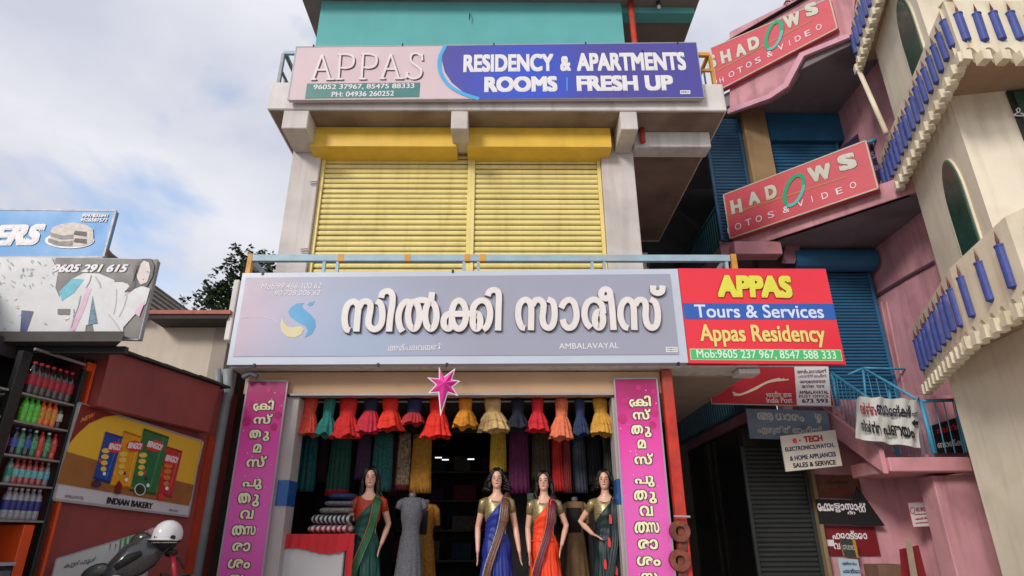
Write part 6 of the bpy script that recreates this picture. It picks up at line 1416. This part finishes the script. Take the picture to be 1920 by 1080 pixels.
    for i in range(m_+1):
        f_ = i/m_
        # each column: from the lower right hip to the left shoulder
        z_low = .98+f_*.0; row_ = []
        for k in range(15):
            v_ = k/14
            # path angle (deg, measured from +x towards -y = front)
            ang = math.radians(-172+ (172-42)*f_ - 0)       # from viewer's left hip to right of the centre
            zt__ = 1.0+.05*f_; 
            zhi = 1.12+.30*f_**1.1 if f_ < 1 else 1.42
            zlo = 1.0
            z = zlo+(min(1.44, zhi+.06*f_)-zlo)*v_
            rx, ry = prof(z); fo = .007*math.sin(v_*24+f_*13)+.004*math.sin(f_*30-v_*8)
            row_.append(((rx+.024+fo)*math.cos(ang), (ry+.026+fo)*math.sin(ang), z))
        rows_.append(row_)
    L_('saree_drape', G().grid(rows_), sar, smooth=True)
    # shoulder fall: band from shoulder down the front and diagonally to the lower hip
    def band(nm, pts, w, mt, off=0, nw=9, fold=.006):
        rws = []
        for i, (x, y_, z) in enumerate(pts):
            nx = pts[min(i+1, len(pts)-1)]; pv = pts[max(i-1, 0)]; d = V((nx[0]-pv[0], 0, nx[2]-pv[2])).normalized(); sx = V((-d.z, 0, d.x))
            ww = w[i] if isinstance(w, (list, tuple)) else w
            rws.append([(x+sx.x*ww*(k/(nw-1)-.5), y_-off-fold*math.sin(k*2.2+i*.4), z+sx.z*ww*(k/(nw-1)-.5)) for k in range(nw)])
        gq = G().grid(rws); gq.add(G().grid([[(x, y_+.012, z) for x, y_, z in r_] for r_ in rws])); return L_(nm, gq, mt, smooth=True)
    if bordc:
        pts = [(.13, .06, 1.43), (.125, -.0, 1.468), (.11, -.075, 1.43), (.10, -.125, 1.36), (.092, -.155, 1.28), (.075, -.145, 1.18), (.045, -.13, 1.08), (.01, -.155, .98), (-.03, -.175, .88), (-.07, -.185, .78), (-.10, -.185, .68), (-.12, -.17, .58)]
        band('saree_border', pts, [.1, .1, .095, .09, .08, .075, .075, .075, .075, .08, .08, .08], bordc[0])
        band('border_edge', [(x-.045, y_-.004, z) for x, y_, z in pts[2:]], .012, bordc[1], .003, 3, .001)
    else:
        pts = [(.13, .06, 1.43), (.125, -.0, 1.468), (.115, -.075, 1.43), (.11, -.125, 1.36), (.105, -.15, 1.28), (.10, -.13, 1.16), (.10, -.13, 1.05), (.09, -.16, .95), (.06, -.175, .82), (.02, -.185, .65), (-.02, -.19, .45)]
        band('saree_fall', pts, [.11, .11, .1, .1, .095, .09, .085, .085, .085, .085, .09], sar, fold=.01)
    if spots:
        for (x, z) in spots:
            rx, ry = prof(z); yy = -(ry+.052)*math.sqrt(max(.05, 1-(x/(rx+.03))**2))-.006
            L_('woven_motif', G().plate([(x-.014, z-.045), (x+.014, z-.05), (x+.018, z), (x+.01, z+.045), (x-.012, z+.05), (x-.018, z)], yy-.003, yy+.006), MATS['bright red print'])
    L_('stand_base', G().lathe((0, 0, 0), [(.2, 0), (.2, .012), (.18, .02)], 24), chrm)
    return t
down = lambda sg, fx=0: (sg, [(sg*.215, .0, 1.13), (sg*.225, -.07, .90)])
gold_b = mat('gold brocade blouse', '#b09c70', .35, .3, 60, .03, 120, metal=.4); orb = mat('orange red blouse', '#c84020', .6, .25, 50, .02)
sg_ = mat('deep green saree', '#0a4c40', .55, .12, 6, .02, 120); sb_ = mat('royal blue saree', '#182c88', .55, .12, 6, .02, 120); so_ = mat('vivid orange saree', '#f04010', .6, .08, 6, .02, 120); sdk = mat('bottle green black saree', '#12282c', .55, .15, 6, .02, 120)
mannequin(697, 873, 7.5, math.radians(8), [(-1, [(-.222, .03, 1.13), (-.25, -.06, .88)]), (1, [(.25, .06, 1.16), (.185, -.08, .95)])], sg_, orb, 'mannequin in a deep green saree with orange blouse beside the red counter', bordc=(mat('green gold border', '#1c6838', .5, .25, 40, .02), mat('orange thread edge', '#a86c30', .5, .3, 60, 0)), hairlong=.22, curl=.02)
mannequin(932, 875, 7.45, math.radians(-2), [(-1, [(-.232, .04, 1.13), (-.222, -.06, .88)]), (1, [(.225, .03, 1.13), (.27, -.05, .88)])], sb_, gold_b, 'mannequin in a royal blue saree with brown gold border', bordc=(mat('copper brown border', '#7c5038', .45, .3, 40, .02), mat('silver edge', '#b8b8c4', .4, .4, 90, 0)), hairlong=.09, curl=.09)
mannequin(1019, 880, 7.45, math.radians(-8), [(-1, [(-.212, .02, 1.13), (-.185, -.1, .89)]), (1, [(.262, .05, 1.17), (.205, -.09, .96)])], so_, gold_b, 'mannequin in a vivid orange saree with maroon border', bordc=(mat('maroon border', '#6c1430', .5, .2, 40, .02), mat('gold orange edge', '#e07840', .4, .3, 90, 0)), hairlong=.27, curl=.03)
mannequin(1132, 877, 7.4, math.radians(-14), [(-1, [(-.33, .04, 1.20), (-.17, -.12, 1.07), (-.08, -.16, 1.03)]), (1, [(.2, .06, 1.13), (.2, .06, .9)])], sdk, gold_b, 'mannequin in a dark green saree with red motifs, hand on hip', bordc=None, hairlong=.06, curl=.08, spots=[(.06, 1.22), (.03, .98), (-.03, .76), (.09, .7)])
# headless dress forms
def form(px, pyt, y, rot, col, label, inner=None, var=.3, sc_=40, st_=None):
    p = W(px, pyt, y); s = (p.z-FZ-.02)/1.5; t = thing('dress_form', label, 'dress', (p.x, y, FZ), rot); t.scale = (s*.82, s*.8, s)
    m_ = st_ or fabric('dress '+col, col, var, sc_); n = 64
    rg_ = [[(rx*1.06*math.cos(a), ry*1.1*math.sin(a), z) for a in [2*math.pi*j/n for j in range(n)]] for z, rx, ry in PROF[3:]]
    part('bodice', G().rings(rg_, True, False, True), m_, t, False, smooth=True)
    sk_ = [[((.135+.11*f_+.012*f_*math.sin(a*12+px))*math.cos(a), (.105+.07*f_+.012*f_*math.sin(a*12+px))*math.sin(a), 1.045-.85*f_) for a in [2*math.pi*j/n for j in range(n)]] for f_ in [k/10 for k in range(11)]]
    part('skirt', G().rings(sk_, True, False, False), m_, t, False, smooth=True)
    for sg in (-1, 1): part('sleeve', G().tube([(sg*.12, 0, 1.42), (sg*.17, 0, 1.38), (sg*.19, -.01, 1.33 if st_ else 1.2)], [.04, .05, .045], 12), m_, t, False, smooth=True)
    part('neck_cap', G().lathe((0, 0, 1.45), [(.05, 0), (.05, .05), (.02, .06)], 14), MATS['label #c0a8a8'] if False else mat('form neck', '#6c6468', .5, .1, 5, 0), t, False, smooth=True)
    part('stand', G().tube([(0, 0, .0), (0, 0, 1.0)], .015, 8), chrm, t, False); part('stand_base', G().lathe((0, 0, 0), [(.18, 0), (.18, .015), (.02, .03)], 20), chrm, t, False)
    if inner: part('waistcoat', G().rings([[(rx*1.12*math.cos(a), ry*1.2*math.sin(a), z) for a in [math.pi*(1.15+.5*j/16) for j in range(17)]] for z, rx, ry in PROF[4:10]], False), inner, t, False, smooth=True)
    return t
form(774, 922, 7.6, .1, '#6c6c74', 'grey finely checked kurti on a form right of the green mannequin', st_=mat('grey check cloth', '#84848c', .8, .5, 160, .02))
form(800, 935, 8.0, -.2, '#a86c14', 'ochre dress with dark front panel behind the grey kurti', inner=mat('dark panel cloth', '#20140c', .8, .3, 30, 0))
form(1077, 930, 7.85, .1, '#8c6c48', 'beige dress with black waistcoat behind the orange mannequin', inner=MATS['dark panel cloth'], var=.12)
form(1108, 950, 8.1, 0, '#3c2824', 'dark brown patterned dress beside the beige one', var=.5, sc_=50)

# ------------------------------------------------------------------ pink star
sp_ = W(834, 718, 6.7); s1 = C((400, 680), 2.7)
pS = [(1143, 22), (1166, 72), (1222, 30), (1205, 85), (1245, 92), (1207, 122), (1236, 165), (1187, 148), (1150, 262), (1140, 148), (1090, 153), (1128, 110), (1087, 75), (1143, 80)]
plX = Pl((0, 6.7)); pts = [plX.uv(*s1(*p)) for p in pS]; cxx, czz = plX.uv(*s1(1172, 108))
t = thing('paper_star', 'magenta paper star with white outline and long tail hanging under the grey sign', 'star', (cxx, 6.7, min(p[1] for p in pts)))
part('backing', G().plate([(cxx+(x-cxx)*1.06, czz+(z-czz)*1.05) for x, z in pts], 6.71, 6.73), white, t)
g1, g2 = G(), G()
for k in range(len(pts)):
    a = pts[k]; c_ = pts[(k+1) % len(pts)]; g = (g1, g2)[k % 2]; i = len(g.v)
    sc_ = lambda p: (cxx+(p[0]-cxx)*.9, czz+(p[1]-czz)*.9)
    a2_, c2_ = sc_(a), sc_(c_); g.v += [(a2_[0], 6.705, a2_[1]), (c2_[0], 6.705, c2_[1]), (cxx, 6.64, czz)]; g.f.append((i, i+1, i+2))
part('facets', g1, mat('magenta paper', '#e02c98', .5, .06, 5, 0), t, fix=False); part('facets', g2, mat('pink paper', '#f050b0', .5, .06, 5, 0), t, fix=False)
part('cord', G().tube([W(836, 690, 6.72), W(836, 682, 6.75)], .004, 5), black, t)
